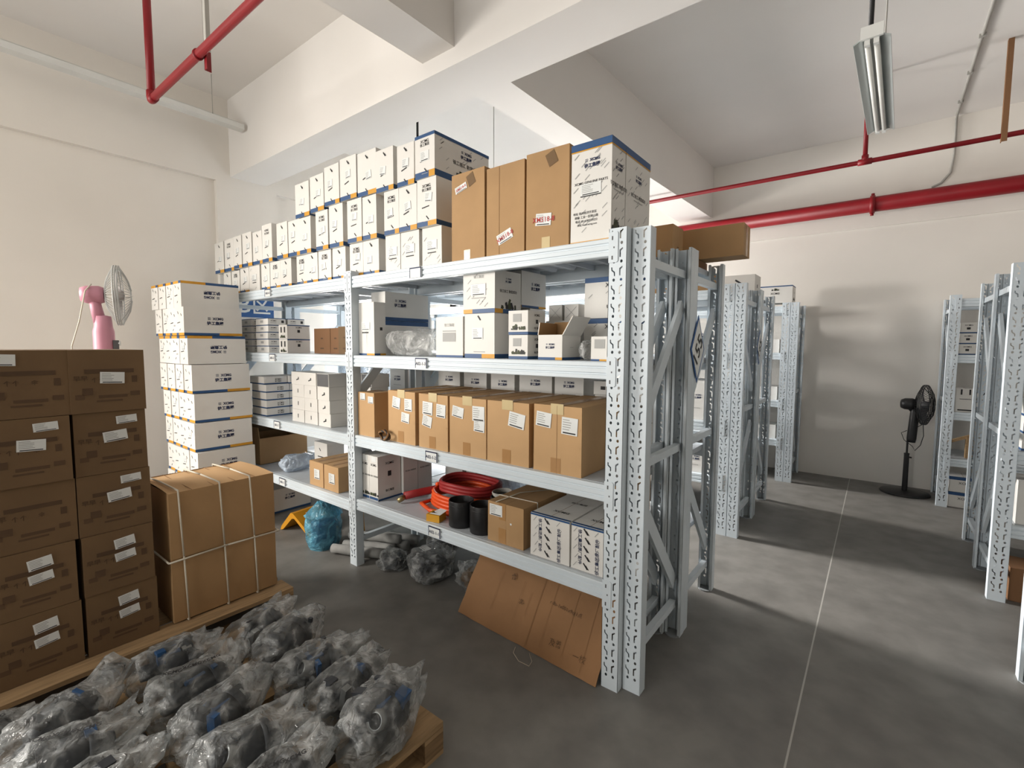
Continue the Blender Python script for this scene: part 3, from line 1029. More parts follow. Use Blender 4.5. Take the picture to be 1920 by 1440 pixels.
# open carton with raised flaps
def open_carton(label, w, d, h, loc, flaps, group, inner='kraft', outer='white_board', band=None, prints=(), rot=0.0):
    o = empty('open_carton', loc, (0, 0, rot))
    tag(o, label, 'carton', group)
    mb = MB()
    t = 0.004
    for (x0, x1, y0, y1) in ((-w / 2, w / 2, 0, t), (-w / 2, w / 2, d - t, d), (-w / 2, -w / 2 + t, t, d - t), (w / 2 - t, w / 2, t, d - t)):
        mb.box(x0, x1, y0, y1, 0, h, outer)
    mb.box(-w / 2, w / 2, 0, d, 0, t, inner)
    if band:
        M, fw, fh = frame_of('front', w, d, h)
        decal_rect(mb, M, fw * 0.36, band / 2, fw * 0.72, band, 'band_blue')
        decal_rect(mb, M, fw * 0.86, band / 2, fw * 0.28, band, 'band_yellow')
        M, fw, fh = frame_of('right', w, d, h)
        decal_rect(mb, M, fw / 2, band / 2, fw, band, 'band_blue')
    for p in prints:
        M, fw, fh = frame_of(p[1], w, d, h)
        if p[0] == 'logo':
            logo(mb, M, p[2] * fw, p[3] * fh, p[4])
        else:
            decal_rect(mb, M, p[2] * fw, p[3] * fh, p[4], p[5], p[6])
    mb.build('carton_body', o)
    for (side, ln, ang) in flaps:
        f = MB()
        if side in ('front', 'back'):
            f.box(-w / 2, w / 2, 0, t, 0, ln, outer)
            f.box(-w / 2, w / 2, t, t + 0.0012, 0, ln, inner)
            y = 0 if side == 'front' else d
            f.build('flap', o, (0, y, h), (ang if side == 'back' else ang, 0, 0 if side == 'front' else PI))
        else:
            f.box(0, t, 0, d, 0, ln, outer)
            f.box(-0.0012, 0, 0, d, 0, ln, inner)
            x = w / 2 if side == 'right' else -w / 2
            if side == 'left':
                f.build('flap', o, (x, d, h), (0, -ang, PI))
            else:
                f.build('flap', o, (x, 0, h), (0, ang, 0))
    return o


open_carton('small open white carton with brown flaps standing up, third shelf', 0.135, 0.17, 0.118, (-0.482, 0.05, Z3), [('left', 0.06, 0.15), ('back', 0.07, -0.3), ('right', 0.10, 0.55)], G3, band=0.012, prints=[('logo', 'front', 0.5, 0.55, 0.014), ('rect', 'right', 0.5, 0.5, 0.03, 0.002, 'ink_grey')])
carton('small_carton', 'tiny white carton beside the aisle-end upright on the third shelf', 'carton', 0.085, 0.10, 0.108, (-0.222, 0.05, Z3), 0, 'white_board', ('bottom', 0.008, 0.5, 'far'), [('rect', 'front', 0.5, 0.7, 0.05, 0.04, 'ink_grey')], (), (), G3, 101)
H2 = [('ticks', 'front', 14), ('text', 'front', 0.62, 0.80, 0.022, 'XCMG', 'ink_black'), ('rect', 'front', 0.62, 0.55, 0.025, 0.03, 'ink_black'), ('text', 'front', 0.62, 0.28, 0.018, '徐工集团', 'ink_black')]
for k in range(2):
    carton('printed_carton', ('dark-shaded printed carton at back of the third shelf, lower one' if k == 0 else 'dark-shaded printed carton at back of the third shelf, upper one'), 'carton', 0.26, 0.20, 0.205, (-0.335, 0.345, Z3 + k * 0.207), 0, 'white_board', ('top', 0.025, 0.0, 'near'), H2, (), (), G3, 102 + k)
carton('carton', 'white carton with blue foot rim behind the open carton', 'carton', 0.19, 0.20, 0.20, (-0.60, 0.33, Z3), 0, 'white_board', ('bottom', 0.02, 0.0, 'near'), [('rect', 'front', 0.4, 0.5, 0.05, 0.07, 'sticker'), ('rect', 'front', 0.3, 0.7, 0.08, 0.004, 'ink_grey')], (), (), G3, 104)
for k in range(2):
    carton('small_carton', 'small pale carton with folded paper, %s one above the blue-rim carton' % ('wall-side' if k == 0 else 'aisle-side'), 'carton', 0.085, 0.12, 0.085, (-0.652 + 0.1 * k, 0.36, Z3 + 0.202), 0, 'white_board', None, [('rect', 'front', 0.5, 0.5, 0.085, 0.002, 'ink_grey', 0.75), ('rect', 'front', 0.5, 0.5, 0.085, 0.002, 'ink_grey', -0.75)], (), (), G3, 105 + k)
for k in range(2):
    carton('small_carton', 'small white carton near the top deck, %s one, beyond the narrow carton' % ('wall-side' if k == 0 else 'aisle-side'), 'carton', 0.15, 0.14, 0.135, (-2.55 + 0.40 * k if k == 0 else -2.30, 0.72, Z3 + 0.30), 0, 'white_board', None, [('rect', 'front', 0.5, 0.28, 0.05, 0.006, 'ink_black', 0.2)], (), (), 'cartons on the back-to-back rack', 107 + k)
for k in range(2):
    carton('carton', 'white carton beneath the small one, %s stack beyond the narrow carton' % ('wall-side' if k == 0 else 'aisle-side'), 'carton', 0.17, 0.2, 0.298, (-2.55 if k == 0 else -2.30, 0.70, Z3), 0, 'white_board', None, [('rect', 'front', 0.5, 0.28, 0.05, 0.006, 'ink_black', 0.2)], (), (), 'cartons on the back-to-back rack', 109 + k)

# ---------------------------------------------------------------- second shelf: six brown cartons
Z2 = 0.913
GC = 'brown cartons on the second shelf'
br = [(-2.000, -1.822, .290, 0.16, [('front', .32, .90, .055, .045, 0, 'plain'), ('front', .80, .84, .055, .045, 0, 'plain')], 'narrow brown carton beside the middle upright with two small labels'),
      (-1.681, -1.420, .320, .50, [('front', .32, .77, .075, .07, -.15, 'plain'), ('front', .76, .75, .07, .075, 0, 'plain'), ('front', .65, .50, .075, .06, -.1, 'plain')], 'brown carton with three labels behind the small cable coil'),
      (-1.392, -1.146, .318, .50, [('front', .32, .74, .085, .075, -.05, 'plain'), ('front', .78, .72, .075, .075, -.05, 'plain'), ('front', .30, .50, .08, .065, -.2, 'plain')], 'brown carton with three labels beside the one behind the coil'),
      (-1.132, -0.862, .318, .50, [('front', .24, .74, .085, .06, -.15, 'plain'), ('front', .80, .75, .085, .08, 0, 'plain'), ('front', .82, .55, .075, .065, -.05, 'plain')], 'brown carton whose two labels sit above each other at one edge'),
      (-0.855, -0.585, .318, .50, [('front', .72, .72, .10, .075, -.15, 'plain')], 'brown carton with a single tilted label'),
      (-0.557, -0.292, .322, .50, [('front', .22, .78, .085, .07, -.1, 'plain'), ('front', .76, .72, .085, .08, -.05, 'plain')], 'brown carton beside the aisle-end upright with two labels')]
for i, (a, b, h, d, st, lab) in enumerate(br):
    pr = [('rect', 'front', .5, .5, .0016, h, 'kraft_edge')] if i == 5 else []
    if i >= 1:
        pr += [('rect', 'front', .95, v, .010, .010, 'kraft_light') for v in (.18, .42, .68)] if i != 4 else []
    tp = [('front', .5, .95, .07, .05, 'tape_clear'), ('top', .5, .5, .055, d * .98, 'tape'), ('front', .48, .12, .055, .07, 'tape')] if i else [('top', .5, .5, .04, d * .9, 'tape')]
    carton('carton', lab, 'carton', b - a, d, h, ((a + b) / 2, 0.028, Z2), (0.0, -0.02, -0.015, 0.0, 0.0, 0.0)[i], 'kraft_light', None, pr, st, tp, GC, 120 + i)
# row of pale cartons behind them, on the back-to-back rack
GW = 'cartons on the back-to-back rack'
for k, (a, b, h, nm) in enumerate([(-2.52, -2.33, .40, 'first'), (-2.29, -2.09, .42, 'second'), (-1.93, -1.70, .43, 'third'), (-1.66, -1.44, .42, 'fourth'), (-1.40, -1.19, .42, 'fifth'), (-1.15, -0.89, .44, 'sixth'), (-0.87, -0.66, .44, 'seventh')]):
    carton('carton', 'white carton behind the brown row, %s from the wall end, on second shelf' % nm, 'carton', b - a, .30, h, ((a + b) / 2, .70, Z2), 0, 'white_board', None, [('logo', 'front', .5, .82, .022), ('rect', 'front', .5, .68, .1, .004, 'ink_grey')], (), (), GW, 130 + k)
for k in range(5):
    carton('flat_carton', 'flat white carton behind the aisle-end brown carton, %s in its pile' % ORD[k], 'carton', .30, .36, .078, (-0.42 + 0.01 * (k % 2), .66, Z2 + k * .0795), 0.02 * (k % 2), 'white_board', None, [('rect', 'front', .2, .5, .03, .02, 'ink_black'), ('rect', 'front', .7, .5, .03, .02, 'ink_black')], (), (), GW, 140 + k)

# small coil of black and brown cable in front of the brown cartons
mb = MB()
for k in range(4):
    pts = [(0.040 * math.cos(t) * (1 + 0.06 * math.sin(3 * t + k)), 0.004 * k + 0.008 * math.sin(2 * t + k), 0.034 + 0.028 * math.sin(t) * (1 + 0.1 * math.cos(2 * t + k))) for t in [2 * PI * q / 28 for q in range(28)]]
    mb.tube(pts, 0.0062, 'rod_black' if k % 2 else 'kraft_edge', 8, True)
tag(mb.build('cable_coil', None, (-1.675, -0.012, Z2 + .003)), 'small coil of black cable on the second shelf before a brown carton', 'cable')

# ---------------------------------------------------------------- lowest shelf of the aisle bay
Z1 = 0.473
GL_ = 'tall white cartons on the lowest shelf'
wp = [('text', 'front', .5, .80, .015, 'XCMG', 'ink_black'), ('text', 'front', .5, .55, .012, '徐工徐工 助您成功', 'ink_black'), ('leaf', 'front', .5, .10, .10, .03), ('rect', 'front', .5, .04, .09, .018, 'band_blue'), ('rect', 'front', .55, .93, .05, .035, 'sticker'),
      ('text', 'right', .5, .82, .017, 'XCMG', 'ink_black'), ('rect', 'right', .5, .58, .028, .035, 'ink_black'), ('text', 'right', .5, .2, .017, '徐工集团', 'ink_black'), ('rect', 'right', .5, .02, .19, .012, 'band_blue')]
carton('carton', 'tall white carton touching the middle upright, lowest shelf', 'carton', .095, .19, .30, (-1.9845, .062, Z1), 0, 'white_board', None, wp, (), (), GL_, 150)
carton('carton', 'tall white carton, second from the middle upright, lowest shelf', 'carton', .093, .19, .30, (-1.8885, .062, Z1), 0, 'white_board', None, wp, (), (), GL_, 151)
for k, (y, d) in enumerate([(.258, .13), (.391, .13)]):
    carton('carton', 'tall white carton behind the pair, %s towards the hose coil' % ORD[k], 'carton', .15, d, .30, (-1.895, y, Z1), 0, 'white_board', None, [('text', 'front', .4, .80, .015, 'XCMG', 'ink_black'), ('rect', 'front', .4, .58, .028, .035, 'ink_black'), ('text', 'front', .4, .2, .015, '徐工集团', 'ink_black'), ('rect', 'front', .5, .02, .14, .012, 'band_blue'), ('text', 'right', .5, .55, .011, '徐工徐工 助您成功', 'ink_black'), ('rect', 'right', .5, .88, .05, .03, 'sticker')], (), (), GL_, 152 + k)
for k, (x, lab) in enumerate([(-1.75, 'white carton with dark print on back-to-back rack behind the tall cartons'), (-1.53, 'plain white carton on back-to-back rack beyond the orange hose')]):
    carton('carton', lab, 'carton', .18, .30, .38, (x, .68, Z1), 0, 'white_board', None, [('text', 'front', .5, .55, .012, '徐工徐工 助您成功', 'ink_black')], (), (), GW, 156 + k)
carton('carton', 'white carton with printed lines behind the single-label brown carton, low', 'carton', .15, .30, .38, (-0.97, .68, Z1), 0, 'white_board', None, [('text', 'front', .5, .5, .014, 'XCMG', 'ink_black')], (), (), GW, 158)
carton('carton', 'white carton tucked low on back-to-back rack above the strapped brown carton', 'carton', .13, .30, .38, (-0.81, .68, Z1), 0, 'white_board', None, [('text', 'front', .5, .5, .014, 'XCMG', 'ink_black')], (), (), GW, 159)
carton('carton', 'brown carton in shade on back-to-back rack behind the two diagonal-print cartons', 'carton', .34, .34, .33, (-0.52, .68, Z1), 0, 'kraft', None, (), (), (), GW, 160)

# strapped brown carton with label
c = carton('carton', 'brown carton with white strap across its top beside the black cups', 'carton', .238, .42, .215, (-0.75, .05, Z1), 0, 'kraft', None, [('rect', 'front', .66, .55, .01, .01, 'sticker')], [('front', .24, .80, .085, .06, 0, 'plain')], [('front', .42, .80, .045, .09), ('front', .42, .2, .05, .08)], 'cartons on the lowest shelf', 161)
st = MB()
st.tube([(-.122, .10, 0), (-.122, .10, .219), (.122, .12, .219), (.122, .12, 0)], .0035, 'strap', 6)
st.tube([(-.06, -.003, .218), (-.05, .2, .2195), (.09, .421, .2185)], .003, 'strap', 6)
st.build('strap', c)
# two cartons printed with diagonal marks and upright writing
dp = []
for k in range(5):
    for q in range(3):
        u, v = .12 + .30 * q + .04 * (k % 2), .12 + .19 * k
        dp += [('rect', 'front', u, v, .034, .007, 'ink_grey' if q == 0 else 'ink_black', -.9), ('rect', 'front', u + .05, v - .02, .024, .004, 'ink_black', -.9)] if q == 1 else [('rect', 'front', u, v, .03, .003, 'ink_grey', .9)]
for k, (x0, x1, h, lab) in enumerate([(-0.583, -0.358, .215, 'white carton with upright blue writing beside the strapped brown carton'), (-0.349, -0.166, .215, 'white carton with upright blue writing touching the aisle-end upright')]):
    w = x1 - x0
    carton('printed_carton', lab, 'carton', w, .45, h, ((x0 + x1) / 2, .045, Z1), 0, 'white_board', None, dp + [('text', 'front', .26, .52, .020, '徐工集团原厂配件', 'ink_navy', -PI / 2), ('text', 'front', .74, .40, .020, '徐工集团原厂配件', 'ink_navy', PI / 2), ('rect', 'front', .5, .975, w, .009, 'band_blue'), ('text', 'top', .55, .2, .022, 'XCMG', 'ink_black'), ('text', 'top', .6, .55, .022, '徐工集团', 'ink_black'), ('rect', 'top', .5, .02, w, .015, 'band_blue')], (), (), 'cartons on the lowest shelf', 162 + k)

# coil of orange and red hydraulic hose
coil = empty('hose_coil', (-1.36, .36, Z1))
tag(coil, 'coil of orange and dark red hose on the lowest shelf behind the cups', 'hose')
mb = MB()
pts = []
for q in range(30 * 4):
    t = q / 30
    a = 2 * PI * t + 3.6
    pts.append((.235 * math.cos(a) * (1 - .02 * t) + .02, .17 * math.sin(a), .016 + .024 * t + .004 * math.sin(a * 2)))
mb.tube(pts, .0125, 'hose_orange', 10)
mb.tube([(.02 + .235 * math.cos(3.6), .17 * math.sin(3.6), .016), (-.20, -.17, .014), (-.06, -.225, .014), (.08, -.20, .013), (.17, -.14, .013)], .0125, 'hose_orange', 10)
mb.build('hose', coil)
mb = MB()
pts = []
for q in range(30 * 3):
    t = q / 30
    a = 2 * PI * t + 0.6
    pts.append((.215 * math.cos(a) + .05, .165 * math.sin(a) + .03, .105 + .022 * t + .006 * math.sin(a * 3)))
mb.tube(pts, .013, 'hose_red', 10)
mb.build('hose', coil)['label'] = 'dark red hose on top of the orange coil'
mb = MB()
mb.tube([(-.33, -.20, .045), (-.30, -.11, .05), (-.25, -.02, .06), (-.21, .04, .07)], .026, 'hose_red', 10)
mb.build('hose', coil)['label'] = 'thick red hose end'
mb = MB()
mb.tube([(-.345, -.245, .018), (-.335, -.22, .03), (-.33, -.20, .04)], [.015, .018, .016], 'brass', 10)
mb.build('hose_fitting', coil)
for pts in ([(-.22, .12, .075), (-.15, .17, .105), (-.12, .20, .11)], [(-.05, .20, .15), (.03, .235, .17), (.06, .24, .175)]):
    MB().tube(pts, .014, 'rod_black', 10).build('hose_fitting', coil)


def cup(x, y, r, h, label, ring=False):
    mb = MB()
    mb.lathe([(0, 0), (r * .98, 0), (r, .004), (r, h - .004), (r * .985, h), (r * .93, h), (r * .92, h - .004), (r * .92, .012), (0, .012)], 'black_plastic', 36)
    mb.lathe([(r * 1.0, h * .82), (r * 1.012, h * .825), (r * 1.012, h * .84), (r, h * .845)], 'black_plastic', 36)
    o = mb.build('black_sleeve', None, (x, y, Z1))
    tag(o, label, 'sleeve', 'black sleeves on the lowest shelf')


cup(-1.128, .115, .073, .150, 'open black cylinder sleeve beside the small yellow box')
cup(-0.966, .120, .074, .155, 'open black cylinder sleeve beside the strapped brown carton')
mb = MB()
for k in range(5):
    mb.tube([((.052 + .004 * (k % 2)) * math.cos(t), (.052 + .003 * k) * math.sin(t), .006 + .005 * k) for t in [2 * PI * q / 32 for q in range(32)]], .003, 'wire_grey', 8, True)
tag(mb.build('wire_ring', None, (-0.972, .30, Z1 + .155)), 'ring of thin grey wire lying behind the black sleeves', 'wire')
# what the wire ring lies on: a third black sleeve set behind the others
cup(-0.972, .30, .07, .153, 'black cylinder sleeve set behind the pair, carrying the wire ring')
yb = empty('small_box', (-1.285, .035, Z1), (0, 0, .25))
tag(yb, 'small yellow card box with opened white paper on the lowest shelf', 'box')
mb = MB()
mb.box(-.045, .045, 0, .075, 0, .043, 'yellow_card')
mb.build('box_body', yb)
mb = MB()
mb.add([(-.03, .01, .045), (.05, .0, .047), (.062, .06, .06), (.0, .085, .056)], [(0, 1, 2, 3)], 'sticker')
mb.box(-.02, .03, .02, .05, .043, .05, 'ink_brown')
mb.build('paper_sheet', yb)

# ---------------------------------------------------------------- crumpled bags
def bag_film(seed, lx, ly, lz, flap=0.5, sub=4, crumple=0.16):
    """A filled plastic bag lying on its side: rounded, flat below, pinched into a flat open end at +y, creased all over."""
    import bmesh
    bm = bmesh.new()
    bmesh.ops.create_icosphere(bm, subdivisions=sub, radius=1)
    off = Vector((seed * 3.7, seed * 1.9, seed * 5.3))
    vs = []
    for v in bm.verts:
        p = v.co.copy()
        n = p.normalized()
        # boxier body
        q = Vector([math.copysign(abs(c) ** 0.75, c) for c in p])
        r1 = noise.noise(n * 1.7 + off)
        r2 = abs(noise.noise(n * 3.3 + off * 1.3))
        r3 = abs(noise.noise(n * 7.0 + off * .7))
        k = 1 + crumple * (1.1 * r1 - 1.2 * r2 - .6 * r3)
        q *= k
        x, y, z = q.x * lx / 2, q.y * ly / 2, q.z * lz / 2
        if q.y > .55 and flap > 0:
            t = min(1.0, (q.y - .55) / .45)
            y += flap * t * t * ly * .35
            z = z * (1 - .75 * t) + lz * .25 * t * (1 + r1)
            x *= 1 + .25 * t
            z += .05 * lz * math.sin(9 * x / lx + seed) * t
        z = max(z, -lz * .42)
        vs.append((x, y, z + lz * .42))
    fs = [tuple(v.index for v in f.verts) for f in bm.faces]
    bm.free()
    return vs, fs


def lump(seed, lx, ly, lz, sub=3, cr=.14):
    return bag_film(seed + 50, lx, ly, lz, 0, sub, cr)


BGN = 'bagged machine parts on the low pallet'


def bagged_part(x, y, z, rot, lx, ly, lz, seed, label, text=None, blue=True, kind=0, tilt=0.0):
    root = empty('bagged_machine_part', (x, y, z), (tilt, 0, rot))
    tag(root, label, 'bagged part', BGN)
    lx, ly = lx * .95, ly * .95
    vs, fs = bag_film(seed, lx, ly, lz, .5, 4, .19)
    mb = MB()
    mb.add(vs, fs, 'film_part', True)
    b = mb.build('plastic_bag', root)
    # the cast part inside: drum with flange, foot block and pipe stub
    c = MB()
    r = min(lx, lz) * .36
    R = Matrix.Translation((0, 0, lz * .42)) @ Matrix.Rotation(PI / 2 + .12 * (seed % 3 - 1), 4, 'X')
    L = ly * .34
    c.lathe([(0, -L), (r * .55, -L), (r * .62, -L * .85), (r * .62, -L * .55), (r, -L * .5), (r * 1.02, L * .15), (r * .8, L * .25), (r * .8, L * .5), (r * .45, L * .6), (r * .42, L * .9), (0, L * .9)], 'cast_iron', 20, True, R)
    c.box(-r * .9, r * .9, -L * .25, L * .2, lz * .02, lz * .4, 'cast_iron')
    c.box(-r * .5, r * .3, -L * .55, -L * .3, lz * .45, lz * .80, 'cast_iron')
    rq = random.Random(seed)
    for q in range(4):
        u, v = rq.uniform(-.7, .5) * r, rq.uniform(-.9, .7) * L
        c.box(u, u + r * rq.uniform(.2, .6), v, v + L * rq.uniform(.1, .35), lz * .4, lz * rq.uniform(.72, .88), ('cast_iron', 'part_blue', 'cast_iron', 'part_silver')[(q + seed) % 4], Matrix.Rotation(rq.uniform(-.3, .3), 4, 'Y'))
    c.build('cast_body', root)
    f = MB()
    f.lathe([(0, -.012), (r * 1.1, -.012), (r * 1.1, .012), (0, .012)], 'cast_iron', 20, True, R @ Matrix.Translation((0, 0, -L * .5)))
    if seed in (3, 5, 9):
        f.lathe([(r * .3, -.02), (r * .42, -.02), (r * .42, .02), (r * .3, .02)], 'part_silver', 16, True, Matrix.Translation((r * .5, -L * .4, lz * .62)) @ Matrix.Rotation(1.1, 4, 'X'))
    f.build('flange', root)
    if blue:
        g = MB()
        g.box(-r * .35, r * .5, -L * .2 - .02, -L * .2 + .05, lz * .70, lz * .76, 'part_blue')
        g.build('blue_label', root)
    if text:
        g = MB()
        for k in range(3):
            bx, by = lx * (.12 * (k - 1)), ly * (-.16 + .16 * k)
            # lettering lies on the film: push it onto the bag's upper side
            zt = max([v[2] for v in vs if abs(v[0] - bx) < .03 and abs(v[1] - by) < .03] + [lz * .6]) + .003
            M = Matrix.Translation((bx, by, zt)) @ Matrix.Rotation(.9 + .2 * k, 4, 'Z') @ Matrix.Rotation(.1, 4, 'X')
            decal_text(g, M, 0, 0, .016, text, 'ink_black', 0, 0.0, .03)
        g.build('printed_text', b)
    return root


def pallet(name, label, x0, x1, y0, y1, h, boards_along='y', n=7, seed=0):
    root = empty(name, (x0, y0, 0))
    tag(root, label, 'pallet', 'wooden pallets')
    rnd = random.Random(seed)
    W, D = x1 - x0, y1 - y0
    t = .02
    bw = (W / n) * .78
    for k in range(n):
        a = k * (W - bw) / (n - 1)
        m = MB()
        dz = rnd.uniform(-.001, .001)
        m.box(a, a + bw, 0, D, h - t, h + dz, 'wood')
        m.build('deck_board', root)
    for k in range(3):
        b = k * (D - .09) / 2
        m = MB()
        m.box(0, W, b, b + .09, h - t - .02, h - t - .001, 'wood')
        m.build('stringer_board', root)
        for q in range(3):
            a = q * (W - .1) / 2
            m = MB()
            m.box(a, a + .1, b, b + .09, .018, h - t - .021, 'wood_dark')
            m.build('spacer_block', root)
    for q in range(3):
        a = q * (W - .1) / 2
        m = MB()
        m.box(a, a + .1, 0, D, 0, .017, 'wood')
        m.build('base_board', root)
    return root


pallet('pallet', 'wooden pallet under the dark brown cartons and strapped bundle', -2.92, -1.84, -2.0, -.53, .128, n=6, seed=1)
pallet('pallet', 'wooden pallet under the heap of bagged machine parts', -1.66, -.46, -1.95, -.68, .125, n=6, seed=2)
PZ = .127
bags = [(-1.46, -.88, .25, .20, .30, .17, 'bagged part beside the strapped bundle, end of the back row', None, False, 1),
        (-1.24, -.87, .15, .22, .36, .20, 'bagged dark part with tall pointed bag mouth in the back row', None, False, 1),
        (-1.00, -.88, .10, .22, .34, .19, 'bagged part with dark band, middle of the back row', None, True, 0),
        (-.78, -.88, .20, .21, .36, .20, 'bagged part in the back row touching the one at pallet corner', None, False, 1),
        (-.565, -.89, .05, .24, .38, .22, 'bagged part with blue label at the open pallet corner', None, True, 1),
        (-1.48, -1.23, .25, .21, .34, .19, 'bagged part beside the dark carton pallet, middle row', None, True, 0),
        (-1.235, -1.23, .20, .23, .36, .20, 'bagged part with black lettering, second in the middle row', 'XCMG', True, 0),
        (-1.01, -1.235, .15, .22, .36, .20, 'bagged part with blue label, third in the middle row', None, True, 1),
        (-.80, -1.23, .10, .22, .34, .19, 'bagged part with whitish bag, fourth in the middle row', None, False, 0),
        (-.585, -1.24, .05, .22, .36, .19, 'bagged part with several black letterings, lowest in the picture middle', 'XCMG', True, 1),
        (-1.40, -1.58, .30, .24, .38, .20, 'long bagged dark part by the carton pallet, front row', None, False, 0),
        (-1.20, -1.59, .20, .23, .36, .19, 'bagged part with small lettering, second in the front row', 'XCMG', False, 1),
        (-.99, -1.60, .15, .22, .34, .18, 'bagged part with bright folds, third in the front row', None, False, 0),
        (-1.575, -1.76, .10, .14, .28, .12, 'empty-looking crumpled bag end at the picture corner', 'XCMG', False, 0)]
for i, (x, y, r, lx, ly, lz, lab, tx, bl, kd) in enumerate(bags):
    bagged_part(x, y, PZ, r + .28 * math.sin(i * 2.1), lx, ly, lz, i + 1, lab, tx, bl, kd)

# ---------------------------------------------------------------- dark brown cartons and the strapped bundle on the first pallet
GK = 'dark brown cartons stacked on the pallet'
zs = [PZ + .003, .405, .672, .940, .1215 * 10, 1.490]
dk = [('rect', 'right', .52, .66, .17, .018, 'ink_faint'), ('text', 'right', .14, .55, .022, '早早', 'ink_faint'), ('rect', 'right', .22, .34, .035, .03, 'ink_faint'), ('rect', 'right', .12, .26, .03, .02, 'ink_faint'), ('rect', 'right', .55, .25, .10, .013, 'ink_faint'), ('rect', 'right', .50, .18, .09, .008, 'ink_faint'), ('rect', 'right', .85, .52, .02, .03, 'ink_faint'), ('rect', 'right', .85, .28, .035, .02, 'ink_faint'), ('text', 'right', .36, .52, .022, '↑↑', 'ink_faint'), ('text', 'right', .60, .52, .020, '伞', 'ink_faint')]
for col, (y0, y1, cname) in enumerate([(-1.40, -1.140, 'column by the strapped bundle'), (-1.685, -1.415, 'column at the picture edge'), (-1.965, -1.695, 'column just outside the picture')]):  # last column is unseen, added to keep window light off the foreground
    for k in range(5):
        h = zs[k + 1] - zs[k] - .002
        st = [('right', .55, .60, .085, .046, .1 if col == 0 else -.05, 'plain'), ('right', .72, .86, .075, .035, .06, 'plain')]
        if k <= 1:
            st = [('right', .58, .78, .075, .045, .12, 'plain'), ('right', .58, .55, .075, .038, .12, 'plain')]
        if k == 4:
            st = [('right', .55, .55, .085, .05, -.05, 'plain')] if col == 0 else [('right', .25, .86, .09, .045, -.03, 'plain')]
        if col >= 1 and k == 2:
            st = []
        carton('carton', 'dark brown carton with faint print, %s from the bottom, %s' % (ORD[k], cname), 'carton', .42, y1 - y0 - .006 * (k % 2), h, (-1.945 - .21 + .006 * math.sin(k * 2 + col), y0 + .003 * k * (1 if col else -.5), zs[k]), .012 * math.sin(k * 3 + col), 'kraft_dark', None, dk, st, (), GK, 200 + col * 10 + k)

bun = empty('strapped_carton_bundle', (-2.155, -1.08, PZ + .009))
tag(bun, 'two big brown cartons strapped together with white bands on the pallet', 'carton bundle')


def crate(z0, z1, dark):
    """A soft, bulging carton body made from a subdivided box."""
    mb = MB()
    n = 8
    W, D = .43, .505

    def face(fn, m):
        vs = [fn(i / n, k / n) for k in range(n + 1) for i in range(n + 1)]
        fs = [(k * (n + 1) + i, k * (n + 1) + i + 1, (k + 1) * (n + 1) + i + 1, (k + 1) * (n + 1) + i) for k in range(n) for i in range(n)]
        mb.add(vs, fs, m, True)
    h = z1 - z0

    def bul(u, v):
        return .010 * math.sin(PI * u) * math.sin(PI * v)
    face(lambda u, v: (-W / 2 + W * u, -bul(u, v), z0 + h * v), 'kraft')
    face(lambda u, v: (W / 2 + bul(u, v), D * u, z0 + h * v), 'kraft')
    face(lambda u, v: (W / 2 - W * u, D + bul(u, v), z0 + h * v), 'kraft')
    face(lambda u, v: (-W / 2 - bul(u, v), D - D * u, z0 + h * v), 'kraft')
    face(lambda u, v: (-W / 2 + W * u, D * v, z1 + (.008 * math.sin(PI * u) if dark else 0) - .006 * abs(math.sin(3 * PI * v))), 'kraft_light' if dark else 'kraft')  # upper carton's top is lighter kraft, its lit look put into the colour
    face(lambda u, v: (-W / 2 + W * u, D - D * v, z0), 'kraft')
    if dark:
        for v in (.2, .4, .6, .8):
            mb.box(-W / 2, W / 2, D * v - .001, D * v + .001, z1 + .0005, z1 + .002, 'kraft_edge')
    return mb


crate(0, .318, False).build('carton', bun)
crate(.320, .652, True).build('carton', bun)


def strap_loop(pts):
    m = MB()
    n = len(pts)
    for i in range(n):
        a, b = Vector(pts[i]), Vector(pts[(i + 1) % n])
        d = (b - a)
        m.tube([a, a.lerp(b, .5), b], .0045, 'strap', 6)
    return m


for y in (.05, .235, .385):
    strap_loop([(-.227, y, -.002), (.229, y + .01, -.002), (.229, y, .33), (.219, y - .01, .663), (0, y - .02, .668), (-.222, y - .03, .662)]).build('strap', bun)
strap_loop([(-.227, -.014, .315), (.231, -.014, .315), (.231, .25, .322), (.231, .519, .315), (-.227, .519, .315)]).build('strap', bun)

